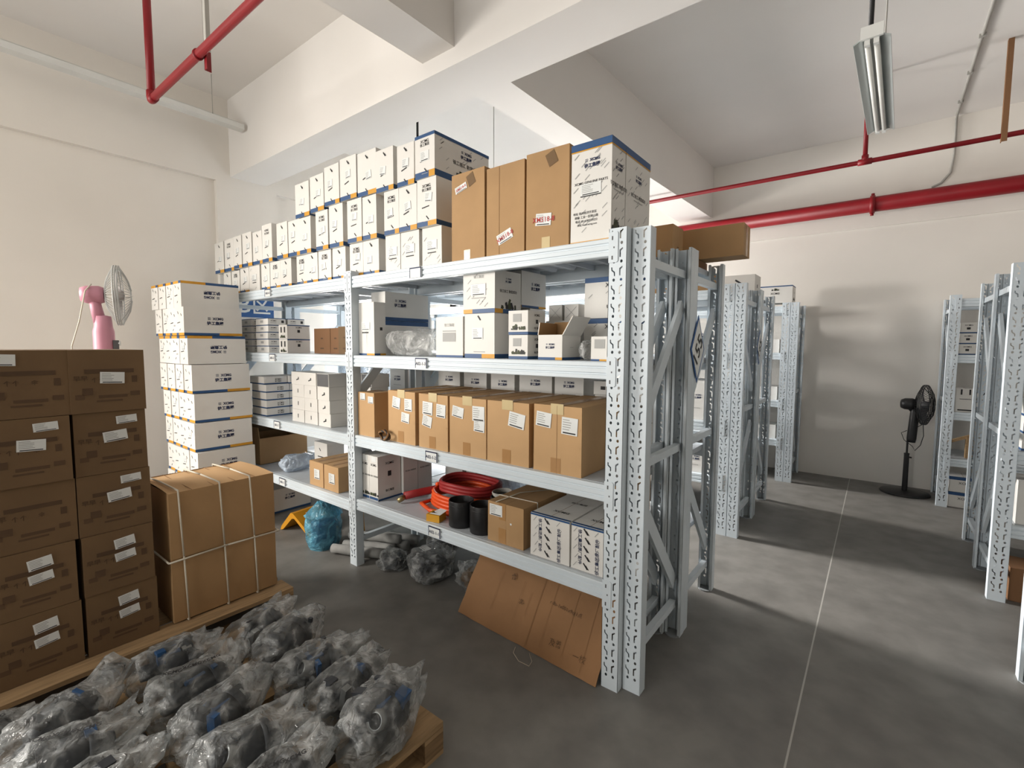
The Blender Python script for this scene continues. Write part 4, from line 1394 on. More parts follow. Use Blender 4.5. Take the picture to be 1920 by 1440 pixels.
# ---------------------------------------------------------------- the tall pile of white cartons before the wall-end bay
GS = 'white cartons piled on the floor'
lay = [(.0, -3.36), (.225, -3.37), (.450, -3.375), (.677, -3.405), (.904, -3.41), (1.131, -3.44), (1.358, -3.475), (1.585, -3.53), (1.808, -3.59)]
LT = ['lowest', 'second', 'third', 'fourth', 'fifth', 'sixth', 'seventh', 'eighth', 'topmost']
PT = ['aisle-side', 'second', 'third', 'wall-side']
for k, (z, xr) in enumerate(lay):
    h = .222 if k < 8 else .205
    up = k in (6, 8)
    for q in range(4):
        w = .165
        x1 = xr - q * (w + .003) - (.012 if q == 3 and k % 2 else 0) - .001 * q
        bd = ('top' if up else 'bottom', .020, .7, 'near' if up else 'far')
        pr = [('logo', 'right', .52, .52, .034, 'ink_navy', up), ('rect', 'front', .3, .80, .026, .006, 'ink_black', -.9), ('rect', 'front', .7, .72, .026, .006, 'ink_black', -.9), ('rect', 'front', .35, .45, .06, .006, 'ink_black', .1), ('rect', 'front', .5, .2, .022, .006, 'ink_black', .8)] + ([('rect', 'front', .68, .35, .035, .012, 'ink_grey')] if q % 2 else [])
        carton('carton', 'white carton in the floor pile, %s layer, %s of four' % (LT[k], PT[q]), 'carton', w, .425, h, (x1 - w / 2, -.470 + .006 * math.sin(k * 1.7 + q), z + .001), 0, 'white_board', bd, pr, [('front', .45, .6, .05, .035, 0, 'plain')] if (q + k) % 3 == 0 else [], (), GS, 300 + k * 4 + q)

# ---------------------------------------------------------------- wall-end bay contents
G5 = 'thin white cartons on the third shelf'
for col, (xr, y0, dl, nm) in enumerate([(-3.60, .06, .14, 'wall-side pile'), (-3.30, .06, .14, 'aisle-side pile')]):
    for row in range(2):
        for k in range(5 if row == 0 else 5):
            h = .057
            carton('thin_carton', 'thin white carton, %s of the %s, %s' % (LT[k] if k < 4 else 'topmost', nm, 'front row' if row == 0 else 'rear row'), 'carton', .22, .15, h, (xr - .11 + .006 * math.sin(k * 2 + col), .06 + row * .17, Z3 + k * (h + .0015)), 0, 'white_board', ('top', .006, 0, 'near'), [('text', 'right', .3, .6, .012, 'XCMG', 'ink_black'), ('rect', 'right', .82, .5, .022, .022, 'ink_black'), ('rect', 'right', .3, .3, .05, .004, 'ink_grey'), ('rect', 'front', .5, .5, .05, .02, 'ink_grey')], (), (), G5, 400 + col * 20 + row * 10 + k)
for k in range(2):
    carton('small_carton', 'small white carton with dark figure print, %s of a pair on third shelf' % ('lower' if k == 0 else 'upper'), 'carton', .135, .19, .112, (-3.05, .06, Z3 + .114 * k), 0, 'white_board', None, [('rect', 'front', .3, .65, .02, .045, 'ink_black'), ('rect', 'front', .7, .65, .02, .045, 'ink_black'), ('leaf', 'front', .5, .08, .09, .03), ('text', 'right', .5, .82, .013, 'XCMG', 'ink_black'), ('rect', 'right', .5, .55, .022, .022, 'ink_black'), ('rect', 'right', .5, .96, .19, .008, 'band_blue')], (), (), 'small white pair on the third shelf', 450 + k)
for k, (a, b, y, lab) in enumerate([(-2.83, -2.60, .08, 'dark brown carton beside the small white pair on the third shelf'), (-2.595, -2.46, .08, 'dark brown carton, middle of three on the third shelf'), (-2.455, -2.29, .06, 'dark brown carton touching the middle upright on the third shelf')]):
    carton('carton', lab, 'carton', b - a, .22, .195 + .008 * (k == 2), ((a + b) / 2, y + .12, Z3), 0, 'kraft_red' if k < 2 else 'kraft_dark', None, [('rect', 'front', .5, .6, .03, .01, 'ink_brown'), ('rect', 'front', .5, .2, .05, .01, 'ink_brown')], (), (), 'dark brown cartons on the third shelf', 455 + k)
# blue zone sign on the wall behind
sg = empty('zone_sign', (-4.47, .30, 1.80))
tag(sg, 'blue zone sign with white letter and character on the wall behind the rack', 'sign')
mb = MB().box(0, .012, 0, .37, 0, .25, 'sign_blue')
mb.build('sign_panel', sg)
mb = MB()
M = Matrix(((0, 0, 1, .013), (1, 0, 0, 0), (0, 1, 0, 0), (0, 0, 0, 1)))
decal_text(mb, M, .245, .125, .17, '区', 'sticker')
decal_text(mb, M, .075, .125, .16, 'B', 'sticker')
mb.build('sign_text', sg)

ZL2 = .906
G6 = 'flat white cartons on the second shelf'
for k in range(5):
    h = .066
    for q, (y0, d, xr) in enumerate([(.04, .20, -3.33 if k < 4 else -3.36), (.245, .15, -3.33)]):
        carton('flat_carton', 'flat white carton, %s of the pile, %s, second shelf' % (LT[k] if k < 4 else 'topmost', 'front column' if q == 0 else 'rear column'), 'carton', .26, d, h, (xr - .13 + .004 * math.sin(3 * k + q), y0, ZL2 + k * (h + .0015)), 0, 'white_board', ('bottom', .010, 0, 'near'), [('text', 'right', .6, .62, .014, 'XCMG', 'ink_black'), ('text', 'right', .6, .36, .013, '徐工集团', 'ink_black'), ('rect', 'right', .78, .85, .03, .012, 'sticker')], (), (), G6, 470 + 2 * k + q)
G7 = 'cube cartons on the second shelf'
cs = .098
for cx in range(5):
    for k in range(4):
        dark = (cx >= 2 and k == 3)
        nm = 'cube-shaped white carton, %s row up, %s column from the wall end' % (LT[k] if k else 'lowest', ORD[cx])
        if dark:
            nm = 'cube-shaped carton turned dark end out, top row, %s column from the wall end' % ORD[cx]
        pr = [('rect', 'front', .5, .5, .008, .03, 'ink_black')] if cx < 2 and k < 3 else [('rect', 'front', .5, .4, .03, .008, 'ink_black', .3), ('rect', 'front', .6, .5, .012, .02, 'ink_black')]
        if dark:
            pr = [('rect', 'front', .5, .5, .15, cs * .94, 'dark_side')]  # shade inside the open end, painted as a flat dark patch
        w = .183 if cx < 2 else .16
        if cx >= 3:
            continue
        carton('cube_carton', nm, 'carton', w, .16, cs, (-2.866 + cx * .187, .07 + .004 * math.sin(k + cx), ZL2 + k * (cs + .0012)), .01 * math.sin(2 * k + cx), 'white_board', None, pr, (), (), G7, 490 + cx * 4 + k)
for k in range(4):
    for q in range(2):
        carton('cube_carton', 'cube-shaped carton behind the front block, %s row, %s by the upright' % (LT[k] if k else 'lowest', ORD[q]), 'carton', .116, .16, cs, (-2.335 + q * .122, .24 if k < 3 else .25, ZL2 + k * (cs + .0012)), 0, 'white_board', None, [('rect', 'front', .5, .5, .11, .092, 'dark_side')] if k == 3 else [('rect', 'front', .5, .4, .03, .008, 'ink_black', .3)], (), (), G7, 520 + 2 * k + q)  # top row gets the same painted open-end shade
# lowest shelf of the wall-end bay
ZL1 = .446
open_carton('large open brown carton with its flaps up on the lowest shelf', .37, .44, .235, (-3.735, .07, ZL1), [('front', .10, .1), ('left', .09, -.15), ('back', .09, .1)], 'cartons on the lowest wall-end shelf', 'kraft_dark', 'kraft')
carton('carton', 'white carton with black bar print behind the small brown pair', 'carton', .20, .16, .245, (-2.95, .30, ZL1), 0, 'white_board', None, [('rect', 'front', .45, .75, .03, .008, 'ink_black', -.9), ('rect', 'front', .5, .5, .09, .008, 'ink_black'), ('rect', 'front', .6, .38, .06, .008, 'ink_black'), ('rect', 'front', .4, .25, .05, .008, 'ink_black'), ('text', 'right', .5, .3, .015, 'XCMG', 'ink_black')], (), (), 'cartons on the lowest wall-end shelf', 540)
for k, (a, b, lab) in enumerate([(-2.672, -2.482, 'small brown carton with square label, lowest shelf, wall-side of two'), (-2.470, -2.282, 'small brown carton with square label, lowest shelf, upright-side of two')]):
    carton('carton', lab, 'carton', b - a, .34, .185, ((a + b) / 2, .045, ZL1), 0, 'kraft_light', None, [], [('front', .55, .5, .075, .075, 0, 'plain')], [('top', .5, .5, .03, .3)], 'cartons on the lowest wall-end shelf', 541 + k)
vs, fs = bag_film(31, .17, .30, .15, .4)
mb = MB().add(vs, fs, 'film_pale_blue', True)
tag(mb.build('plastic_bag', None, (-3.16, .20, ZL1), (.0, 0, .1)), 'crumpled clear plastic bag on the lowest shelf beside the open carton', 'plastic bag')
vs, fs = bag_film(17, .56, .24, .19, .0, 4, .10)
mb = MB().add(vs, fs, 'film_clear', True)
tag(mb.build('plastic_bag', None, (-1.56, .19, Z3)), 'large clear plastic bag bulging on the third shelf', 'plastic bag')
vs, fs = bag_film(23, .11, .18, .11, .3, 4, .2)
mb = MB().add(vs, fs, 'film_clear', True)
tag(mb.build('plastic_bag', None, (-0.335, .17, Z3), (0, 0, .5)), 'small clear plastic bag between open carton and tiny carton', 'plastic bag')
# pale blue film sheets hung over the goods on the back-to-back rack
def hung_film(x0, x1, y, z0, z1, label):
    mb = MB()
    n = 14
    vs = [(x0 + (x1 - x0) * i / n, y + .012 * math.sin(7 * i / n + 3 * j / n) + .008 * math.sin(17 * i / n), z0 + (z1 - z0) * j / n) for j in range(n + 1) for i in range(n + 1)]
    fs = [(j * (n + 1) + i, j * (n + 1) + i + 1, (j + 1) * (n + 1) + i + 1, (j + 1) * (n + 1) + i) for j in range(n) for i in range(n)]
    mb.add(vs, fs, 'film_pale_blue', True)
    tag(mb.build('plastic_sheet'), label, 'plastic sheet')


hung_film(-1.40, -1.06, .67, .476, .84, 'pale blue plastic sheet hanging behind the orange hose coil')
hung_film(-3.93, -2.12, 1.10, .916, 1.36, 'pale blue plastic sheet hanging behind the flat and cube cartons')

# ---------------------------------------------------------------- on the floor under the front rack
carton('carton', 'white carton with logo on the floor under the wall-end bay', 'carton', .40, .36, .215, (-3.66, .12, 0.001), 0, 'white_board', ('bottom', .018, 0, 'near'), [('logo', 'right', .45, .62, .026)], (), (), 'cartons on the floor', 560)
# bent yellow bracket
yr = empty('steel_bracket', (-2.80, .03, 0), (0, 0, .12))
tag(yr, 'bent yellow steel bracket standing on the floor beside the blue bag', 'bracket')
mb = MB()
prof_o = [(-.27, .0), (-.255, .035), (-.13, .165), (-.10, .165), (.17, .0), (.11, .0), (-.085, .125), (-.115, .12), (-.235, .01)]
mb.prism(prof_o, 0, .25, 'yellow_paint', 'y')
mb.build('bracket_plate', yr)
stm = link('shipping_label', sticker_mesh(.07, .06, 'plain'), yr)
stm.matrix_local = Matrix.Translation((-.06, .09, .143)) @ Matrix.Rotation(.55, 4, 'Y') @ Matrix.Translation((-.01, 0, .004))
# thin yellow handle bar behind the blue bag
mb = MB()
mb.tube([(0, 0, 0), (.0, 0, .30), (.02, .0, .345), (.05, 0, .35), (.08, .0, .33), (.14, -.0, .02), (.145, 0, 0)], .012, 'yellow_paint', 10)
mb.box(-.012, .13, -.006, .006, .0, .03, 'yellow_paint')
tag(mb.build('pull_bar', None, (-2.52, .36, 0), (0, 0, -.3)), 'yellow steel handle bar behind the blue bag under the rack', 'handle')
# blue bag with dark drum inside
bb = empty('blue_bag', (-2.50, .05, 0))
tag(bb, 'blue plastic bag tied over a dark drum on the floor', 'plastic bag')
import bmesh as _bm
mb = MB()
seg, rings = 40, 26
vs, fs = [], []
for j in range(rings + 1):
    t = j / rings
    z = .34 * t
    r = .105 + .03 * math.sin(PI * min(1, t * 1.15)) if t < .72 else .145 * (1 - (t - .72) / .28 * .72)
    for k in range(seg):
        a = 2 * PI * k / seg
        w = noise.noise(Vector((math.cos(a) * 2.2, math.sin(a) * 2.2, t * 4 + 9)))
        f = abs(noise.noise(Vector((math.cos(a) * 4.5, math.sin(a) * 4.5, t * 2.5))))
        rr = r * (1 + .12 * w - .22 * f * t)
        vs.append((rr * math.cos(a), rr * math.sin(a), z + .02 * w * t))
for j in range(rings):
    for k in range(seg):
        l = (k + 1) % seg
        fs.append((j * seg + k, j * seg + l, (j + 1) * seg + l, (j + 1) * seg + k))
fs.append(tuple(range(rings * seg, (rings + 1) * seg)))
mb.add(vs, fs, 'film_blue', True)
mb.build('plastic_film', bb)
mb = MB()
mb.lathe([(0, .004), (.085, .004), (.09, .01), (.09, .19), (.07, .205), (0, .205)], 'part_blue', 28)
mb.build('drum', bb)
# bundle of grey foam-wrapped hoses running under the rack
G8 = 'grey wrapped hoses under the rack'
hz = [(0, 'uppermost of the bundle'), (1, 'thick one at the back'), (2, 'lowest at the front'), (3, 'bent end on the floor'), (4, 'between the others')]
for k, lab in hz:
    mb = MB()
    o = [(.0, .045, .100), (.02, .20, .046), (.0, -.10, .042), (.03, .095, .045), (.0, -.005, .043)][k]
    pts = []
    for q in range(9):
        t = q / 8
        pts.append((-2.32 + o[0] + .37 * t, .11 + o[1] + .17 * t, o[2]))
    rad = [.036, .042, .038, .040, .039][k]
    mb.tube(pts, [rad * (.8 + .14 * min(1, q / 2) + .05 * math.sin(q * 2 + k)) for q in range(9)], 'grey_foam', 16)
    tag(mb.build('wrapped_hose'), 'grey foam-wrapped hose under the rack, %s' % lab, 'hose', G8)
# clear bags of dark parts on the floor below the lowest shelf
G9 = 'bagged dark parts under the rack'
for k, (x, y, lx, ly, lz, r, lab) in enumerate([
        (-1.80, .14, .21, .19, .13, .5, 'bag of dark parts on the floor, front one by the middle upright'),
        (-1.50, .20, .32, .26, .22, -.2, 'bulky bag of dark parts with white sticker under the lowest shelf'),
        (-1.66, .47, .24, .20, .24, .2, 'bag of dark parts at the back beneath the hose coil'),
        (-1.16, .29, .26, .24, .18, 1.0, 'brownish bag of parts beside the cardboard sheet')]):
    root = empty('bagged_parts', (x, y, .001), (0, 0, r))
    tag(root, lab, 'bagged part', G9)
    vs, fs = bag_film(60 + k, lx, ly, lz, .3, 4, .26)
    MB().add(vs, fs, 'film_part', True).build('plastic_bag', root)
    m = MB()
    vs, fs = lump(70 + k, lx * .78, ly * .75, lz * .75, 3, .3)
    m.add([(v[0], v[1], v[2] + lz * .05) for v in vs], fs, 'cast_iron' if k < 3 else 'kraft_dark', False)
    m.build('dark_part', root)
    if k == 1:
        stm = link('shipping_label', sticker_mesh(.07, .05, 'plain'), root)
        stm.matrix_local = Matrix.Translation((-.04, -.05, lz * .92))
# cardboard sheet leaning under the shelf
sh = empty('cardboard_sheet', (-.62, -.005, 0), (0, 0, -.0614))
tag(sh, 'large flattened cardboard sheet leaning against the rack foot', 'cardboard')
Ls, Hs, ang = .90, .385, math.radians(33)
T = Matrix.Rotation(-ang, 4, 'X')
mb = MB()
nx, nz = 24, 8


def edge_noise(t, s):
    return .008 * noise.noise(Vector((t * 9, s, 0)))


vs = []
for j in range(nz + 1):
    for i in range(nx + 1):
        u, v = i / nx, j / nz
        x = -Ls / 2 + Ls * u + (edge_noise(v, 1) if i in (0, nx) else 0)
        z = Hs * v + (edge_noise(u, 2) - (.025 if u < .06 else 0) if j == nz else 0) + (edge_noise(u, 5) * .5 if j == 0 else 0)
        y = .006 * math.sin(6 * u) * v + .004 * noise.noise(Vector((u * 4, v * 3, 7)))
        vs.append(Vector((x, y, z)))
nv = len(vs)
tv = [T @ p for p in vs] + [T @ (p + Vector((0, .005, 0))) for p in vs]
dz = -min(p.z for p in tv) + .001
tv = [(p.x, p.y, p.z + dz) for p in tv]
fs = [(j * (nx + 1) + i, j * (nx + 1) + i + 1, (j + 1) * (nx + 1) + i + 1, (j + 1) * (nx + 1) + i) for j in range(nz) for i in range(nx)]
fb = [tuple(nv + q for q in reversed(f)) for f in fs]
mb.add(tv, fs + fb, 'kraft_sheet')
rim = [i for i in range(nx + 1)] + [j * (nx + 1) + nx for j in range(1, nz + 1)] + [nz * (nx + 1) + i for i in range(nx - 1, -1, -1)] + [j * (nx + 1) for j in range(nz - 1, 0, -1)]
mb.add([tv[i] for i in rim] + [tv[nv + i] for i in rim], [(len(rim) + k, len(rim) + (k + 1) % len(rim), (k + 1) % len(rim), k) for k in range(len(rim))], 'kraft_edge')
mb.build('sheet', sh)
mb = MB()
FM = Matrix.Translation((0, 0, dz)) @ T @ Matrix(((1, 0, 0, 0), (0, 0, -1, -.0075), (0, 1, 0, 0), (0, 0, 0, 1)))
decal_rect(mb, FM, .04, .19, .0028, .37, 'kraft_edge', 0)
for u, l in ((-.08, .2), (.12, .30), (.25, .30), (.36, .34), (-.24, .2), (-.02, .12)):
    decal_rect(mb, FM, u, .19, .0016, l, 'kraft_edge', 0)
decal_text(mb, FM, -.16, .29, .034, '合', 'ink_brown', .2, 0, 0)
decal_text(mb, FM, -.06, .19, .026, '次-', 'ink_brown', .1, 0, 0)
decal_text(mb, FM, .20, .245, .026, 'r-8a-1x001x9q(1点', 'ink_brown', -.03, 0, -.01)
decal_text(mb, FM, .20, .085, .032, '及善', 'ink_brown', .1, 0, -.01)
decal_text(mb, FM, .34, .075, .032, '一校', 'ink_brown', .05, 0, -.01)
mb.build('handwriting', sh)
mb = MB()
mb.tube([(.0, -.02, .004), (.02, -.06, .003), (.08, -.09, .003), (.14, -.085, .003), (.13, -.05, .003), (.08, -.01, .003)], .0016, 'strap', 6)
mb.build('string', sh)

# ---------------------------------------------------------------- fans
def fan_head(root, c, axis, r, m_body, m_wire, motor_len=.17, ribs=48, m_blade='blade_clear', spoke=6):
    """Motor, wire guard and blades; c is the guard centre in the stand's space, axis the direction it blows."""
    ax = Vector(axis).normalized()
    Q = Matrix.Translation(c) @ ax.to_track_quat('Z', 'Y').to_matrix().to_4x4()
    g = MB()
    for (z, rr) in ((0.0, r), (-.012, r * .995), (.012, r * .995)):
        g.tube([(rr * math.cos(t), rr * math.sin(t), z) for t in [2 * PI * k / 48 for k in range(48)]], .0045, m_wire, 6, True, True, Q)
    for s in (-1, 1):
        for k in range(ribs):
            a = 2 * PI * k / ribs
            pts = []
            for q in range(6):
                t = q / 5
                rr = r * (1 - .82 * t)
                pts.append((rr * math.cos(a), rr * math.sin(a), s * (.012 + .058 * math.sin(t * PI / 2))))
            g.tube(pts, .0013, m_wire, 4, False, True, Q, False)
        g.lathe([(0, s * .072), (r * .2, s * .071), (r * .2, s * .066), (0, s * .066)], m_wire, 20, True, Q)
    for k in range(spoke):
        a = 2 * PI * k / spoke
        g.tube([(r * math.cos(a), r * math.sin(a), .013), (r * .6 * math.cos(a), r * .6 * math.sin(a), .055), (r * .2 * math.cos(a), r * .2 * math.sin(a), .071)], .003, m_wire, 6, False, True, Q)
    g.build('wire_guard', root)
    b = MB()
    for k in range(3):
        a0 = 2 * PI * k / 3
        vs = []
        n = 8
        for i in range(n + 1):
            for j in range(5):
                a = a0 + (j / 4 - .5) * 1.5 * (.6 + .4 * i / n)
                rr = r * (.18 + .70 * i / n)
                vs.append((rr * math.cos(a), rr * math.sin(a), .035 * (j / 4 - .5)))
        fs = [(i * 5 + j, i * 5 + j + 1, (i + 1) * 5 + j + 1, (i + 1) * 5 + j) for i in range(n) for j in range(4)]
        b.add(vs, fs, m_blade, True, Q)
    b.lathe([(0, -.03), (r * .18, -.03), (r * .18, .03), (0, .035)], m_blade, 20, True, Q)
    b.build('fan_blades', root)
    m = MB()
    m.lathe([(0, -motor_len - .06), (.045, -motor_len - .06), (.058, -motor_len - .03), (.06, -.10), (.05, -.075), (0, -.075)], m_body, 24, True, Q)
    m.build('motor', root)


pf = empty('stand_fan', (-3.40, -.985, 0))
tag(pf, 'pink standing fan between the brown cartons and the wall', 'fan')
mb = MB()
mb.lathe([(0, 0), (.17, 0), (.18, .012), (.16, .03), (.06, .05), (.05, .07), (0, .07)], 'pink_plastic', 32)
mb.build('base', pf)
mb = MB()
mb.lathe([(.016, .07), (.016, 1.2)], 'grey_wire', 16)
mb.build('pole', pf)
mb = MB()
mb.lathe([(0, 1.15), (.058, 1.15), (.06, 1.2), (.058, 1.60), (.05, 1.63), (.045, 1.70), (0, 1.71)], 'pink_plastic', 24, True)
mb.box(.01, .055, .035, .066, 1.2, 1.54, 'dark_side')
mb.build('control_column', pf)
mb = MB()
mb.lathe([(0, 0), (.016, 0), (.016, .014), (0, .014)], 'sticker', 14, True, Matrix.Translation((.04, .062, 1.52)) @ Matrix.Rotation(-PI / 2, 4, 'X'))
mb.build('knob', pf)
fan_head(pf, (.02, .085, 1.845), (.30, .95, .02), .20, 'pink_plastic', 'grey_wire', .135)
MB().tube([(-.005, -.015, 1.66), (-.012, -.03, 1.76), (-.014, -.035, 1.81)], [.036, .032, .03], 'pink_plastic', 18).build('neck', pf)
mb = MB()
mb.tube([(.0, -.05, 1.91), (.04, -.09, 1.86), (.05, -.13, 1.66), (.03, -.17, 1.5), (.03, -.18, 1.2), (.02, -.16, .3), (.02, -.2, .01)], .004, 'strap', 8)
mb.build('power_cord', pf)['label'] = 'cream power cord'

bf = empty('stand_fan', (1.03, 4.50, 0))
tag(bf, 'black standing fan in front of the back wall', 'fan')
mb = MB()
mb.lathe([(0, 0), (.205, 0), (.21, .008), (.20, .018), (.04, .03), (0, .03)], 'black_plastic', 36)
mb.build('base', bf)
mb = MB()
mb.lathe([(.024, .03), (.022, .40), (.024, .42), (.009, .425), (.009, .56)], 'black_plastic', 16)
mb.tube([(.01, .0, .38), (.04, -.01, .38)], .008, 'black_plastic', 8)
mb.build('pole', bf)
mb = MB()
mb.lathe([(0, .54), (.036, .54), (.04, .58), (.038, .86), (.03, .90), (0, .90)], 'black_plastic', 20, True, Matrix.Rotation(.05, 4, 'Y'))
mb.tube([(.03, 0, .86), (.0, 0, .895), (-.01, 0, .92)], .022, 'black_plastic', 10)
mb.build('control_column', bf)
fan_head(bf, (.115, -.03, .935), (.955, -.29, .02), .20, 'black_plastic', 'black_plastic', .13, 40, 'dark_side')
mb = MB()
mb.tube([(.11, -.03, .74), (.12, -.03, .62), (.10, -.03, .52), (.06, -.03, .46), (.04, -.02, .50), (-.03, -.02, .56), (-.055, -.02, .63), (-.01, -.02, .66)], .0035, 'rod_black', 6)
mb.tube([(.09, -.03, .87), (.11, -.03, .80), (.10, -.03, .73), (.05, -.02, .69)], .0035, 'rod_black', 6)
mb.build('power_cord', bf)

# ---------------------------------------------------------------- pipes, lamp, conduit
pp = empty('sprinkler_pipe', (-3.04, -.75, 3.09))
tag(pp, 'red pipe with elbow hanging from the ceiling near the wall tray', 'pipe')
mb = MB()
mb.tube([(-.005, 0, ZC - 3.09), (0, 0, .0)], .0225, 'pipe_red', 16)
mb.tube([(-.01, 0, 0), (8.2, 0, .0)], .0225, 'pipe_red', 16)
mb.build('pipe', pp)
mb = MB()
mb.tube([(0, 0, .05), (0, 0, .012), (.005, 0, -.002), (.018, 0, -.0), (.05, 0, 0)], .028, 'pipe_red', 16)
mb.build('elbow', pp)
mb = MB()
mb.tube([(.772, 0, 0), (.784, 0, 0)], .029, 'pipe_red', 16)
mb.build('pipe_clamp', pp)
mb = MB()
for (z0, z1, m) in ((-.075, .03, 'pipe_red'), (.03, ZC - 3.09, 'wire_grey')):
    mb.box(.79, .793, .024, .058, z0, z1, m)
    mb.box(.79, .824, .024, .027, z0, z1, m)
mb.build('hanger_bracket', pp)['label'] = 'grey angle-iron hanger with red foot'

rp = empty('sprinkler_pipe', (.573, 3.42, 3.14))
tag(rp, 'thin red pipe crossing under the ceiling before the thick wall pipe', 'pipe')
mb = MB()
mb.tube([(-4.9, 0, -.01), (4.6, 0, -.01)], .020, 'pipe_red', 14)
mb.build('pipe', rp)
mb = MB()
mb.tube([(0, 0, 0), (-.005, 0, .688)], .018, 'pipe_red', 14)
mb.build('riser', rp)
mb = MB()
mb.tube([(-.05, 0, -.01), (.05, 0, -.01)], .027, 'pipe_red', 14)
mb.tube([(0, 0, -.01), (0, 0, .045)], .026, 'pipe_red', 14)
mb.build('tee_fitting', rp)
mb = MB()
mb.box(.835, .868, -.03, -.026, -.06, .688, 'kraft_red')
mb.box(.835, .839, -.026, .01, -.06, .688, 'kraft_red')
mb.build('hanger_bracket', rp)['label'] = 'rust-brown angle-iron hanger'

tp = empty('main_pipe', (.62, 4.62, 3.035))
tag(tp, 'thick red main pipe along the back wall', 'pipe')
mb = MB()
mb.tube([(-2.10, 0, 0), (4.5, 0, 0)], .078, 'pipe_red', 28)
mb.build('pipe', tp)
mb = MB()
mb.tube([(-.022, 0, 0), (.022, 0, 0)], .093, 'pipe_red', 28)
for s in (-1, 1):
    mb.tube([(0, 0, s * .09), (0, 0, s * .115)], .016, 'pipe_red', 10)
mb.build('coupling', tp)
mb = MB()
for x in (-1.6, 1.9, 3.8):
    mb.box(x - .02, x + .02, .06, .155, -.02, .02, 'pipe_red')
mb.build('wall_bracket', tp)

lp = empty('ceiling_lamp', (.669, 1.745, 3.0), (0, 0, -.030))
tag(lp, 'unlit twin-tube fluorescent lamp with reflector hanging over the main aisle', 'lamp')
Lh = .635
mb = MB()
mb.prism([(-.03, .055), (.03, .055), (.03, .012), (-.03, .012)], -Lh, Lh, 'lamp_white', 'y')
mb.box(-.045, .045, -Lh - .004, -Lh + .012, .0, .058, 'lamp_white')
mb.box(-.045, .045, Lh - .012, Lh + .004, .0, .058, 'lamp_white')
mb.build('housing', lp)
for s in (-1, 1):
    m = MB()
    m.prism([(s * .028, .018), (s * .030, .012), (s * .072, -.012), (s * .074, -.006)] if s > 0 else [(s * .028, .018), (s * .074, -.006), (s * .072, -.012), (s * .030, .012)], -Lh + .01, Lh, 'lamp_reflector', 'y')
    m.build('reflector_wing', lp)
    m = MB()
    m.tube([(s * .018, -Lh + .04, -.006), (s * .018, Lh - .04, -.006)], .0125, 'tube_glass', 14)
    m.build('fluorescent_tube', lp)
    m = MB()
    m.box(s * .018 - .011, s * .018 + .011, -Lh + .012, -Lh + .036, -.024, .014, 'lamp_white')
    m.box(s * .018 - .011, s * .018 + .011, Lh - .036, Lh - .012, -.024, .014, 'lamp_white')
    m.build('tube_socket', lp)
mb = MB()
mb.tube([(-.01, -Lh + .07, .05), (-.01, -Lh + .07, .82)], .011, 'rod_black', 10)
mb.build('hanging_rod', lp)
for (x, y) in ((.04, -Lh + .25), (.0, Lh - .1)):
    MB().tube([(x, y, .05), (x, y, .82)], .0025, 'wire_grey', 6).build('hanging_wire', lp)

mb = MB()
mb.tube([(1.245, 2.0, 3.822), (1.245, 3.2, 3.822), (1.25, 4.70, 3.822), (1.252, 4.765, 3.80), (1.252, 4.768, 3.45), (1.235, 4.768, 3.28), (1.17, 4.768, 3.19), (1.10, 4.768, 3.16)], .011, 'wire_grey', 8)
for y in (2.6, 3.2, 3.8, 4.4):
    mb.box(1.225, 1.265, y - .012, y + .012, 3.808, 3.829, 'wire_grey')
tag(mb.build('cable_conduit'), 'grey cable conduit along the ceiling and down the back wall', 'conduit')

# tray with lamp row along the wall, and thin wires
tr = empty('cable_tray', (-4.10, .26, 3.525))
tag(tr, 'white cable tray hanging from the ceiling along the side wall', 'cable tray')
mb = MB()
mb.prism([(-.045, 0), (.045, 0), (.045, .045), (.036, .045), (.036, .012), (-.036, .012), (-.036, .06), (-.045, .06)], -6.2, 0, 'lamp_white', 'y')
mb.box(-.06, -.045, -6.2, -.02, .03, .09, 'lamp_white')
mb.build('tray_channel', tr)
mb = MB()
for y in (-.25, -2.2, -4.2):
    mb.tube([(0, y, .03), (0, y, ZC - 3.525)], .003, 'wire_grey', 6)
    mb.box(-.075, -.03, y - .02, y + .02, .02, .04, 'lamp_white')
mb.build('tray_hanger', tr)
mb = MB()
mb.tube([(0, 0, 0), (0, 0, -1.05)], .0115, 'rod_black', 10)
mb.box(-.03, .03, -.03, .03, -.004, .0, 'lamp_white')
rd = mb.build('hanging_rod', None, (-3.055, 1.5, 3.83))
tag(rd, 'black hanging rod from the ceiling behind the white carton heap', 'rod')
mb = MB()
mb.tube([(0, 0, 0), (0, 0, -1.0)], .004, 'wire_grey', 6)
mb.box(-.02, .02, -.02, .02, -.003, 0, 'wire_grey')
tag(mb.build('hanging_wire', None, (-2.047, 1.5, 3.83)), 'thin grey wire hanging from the ceiling behind the tall brown cartons', 'wire')

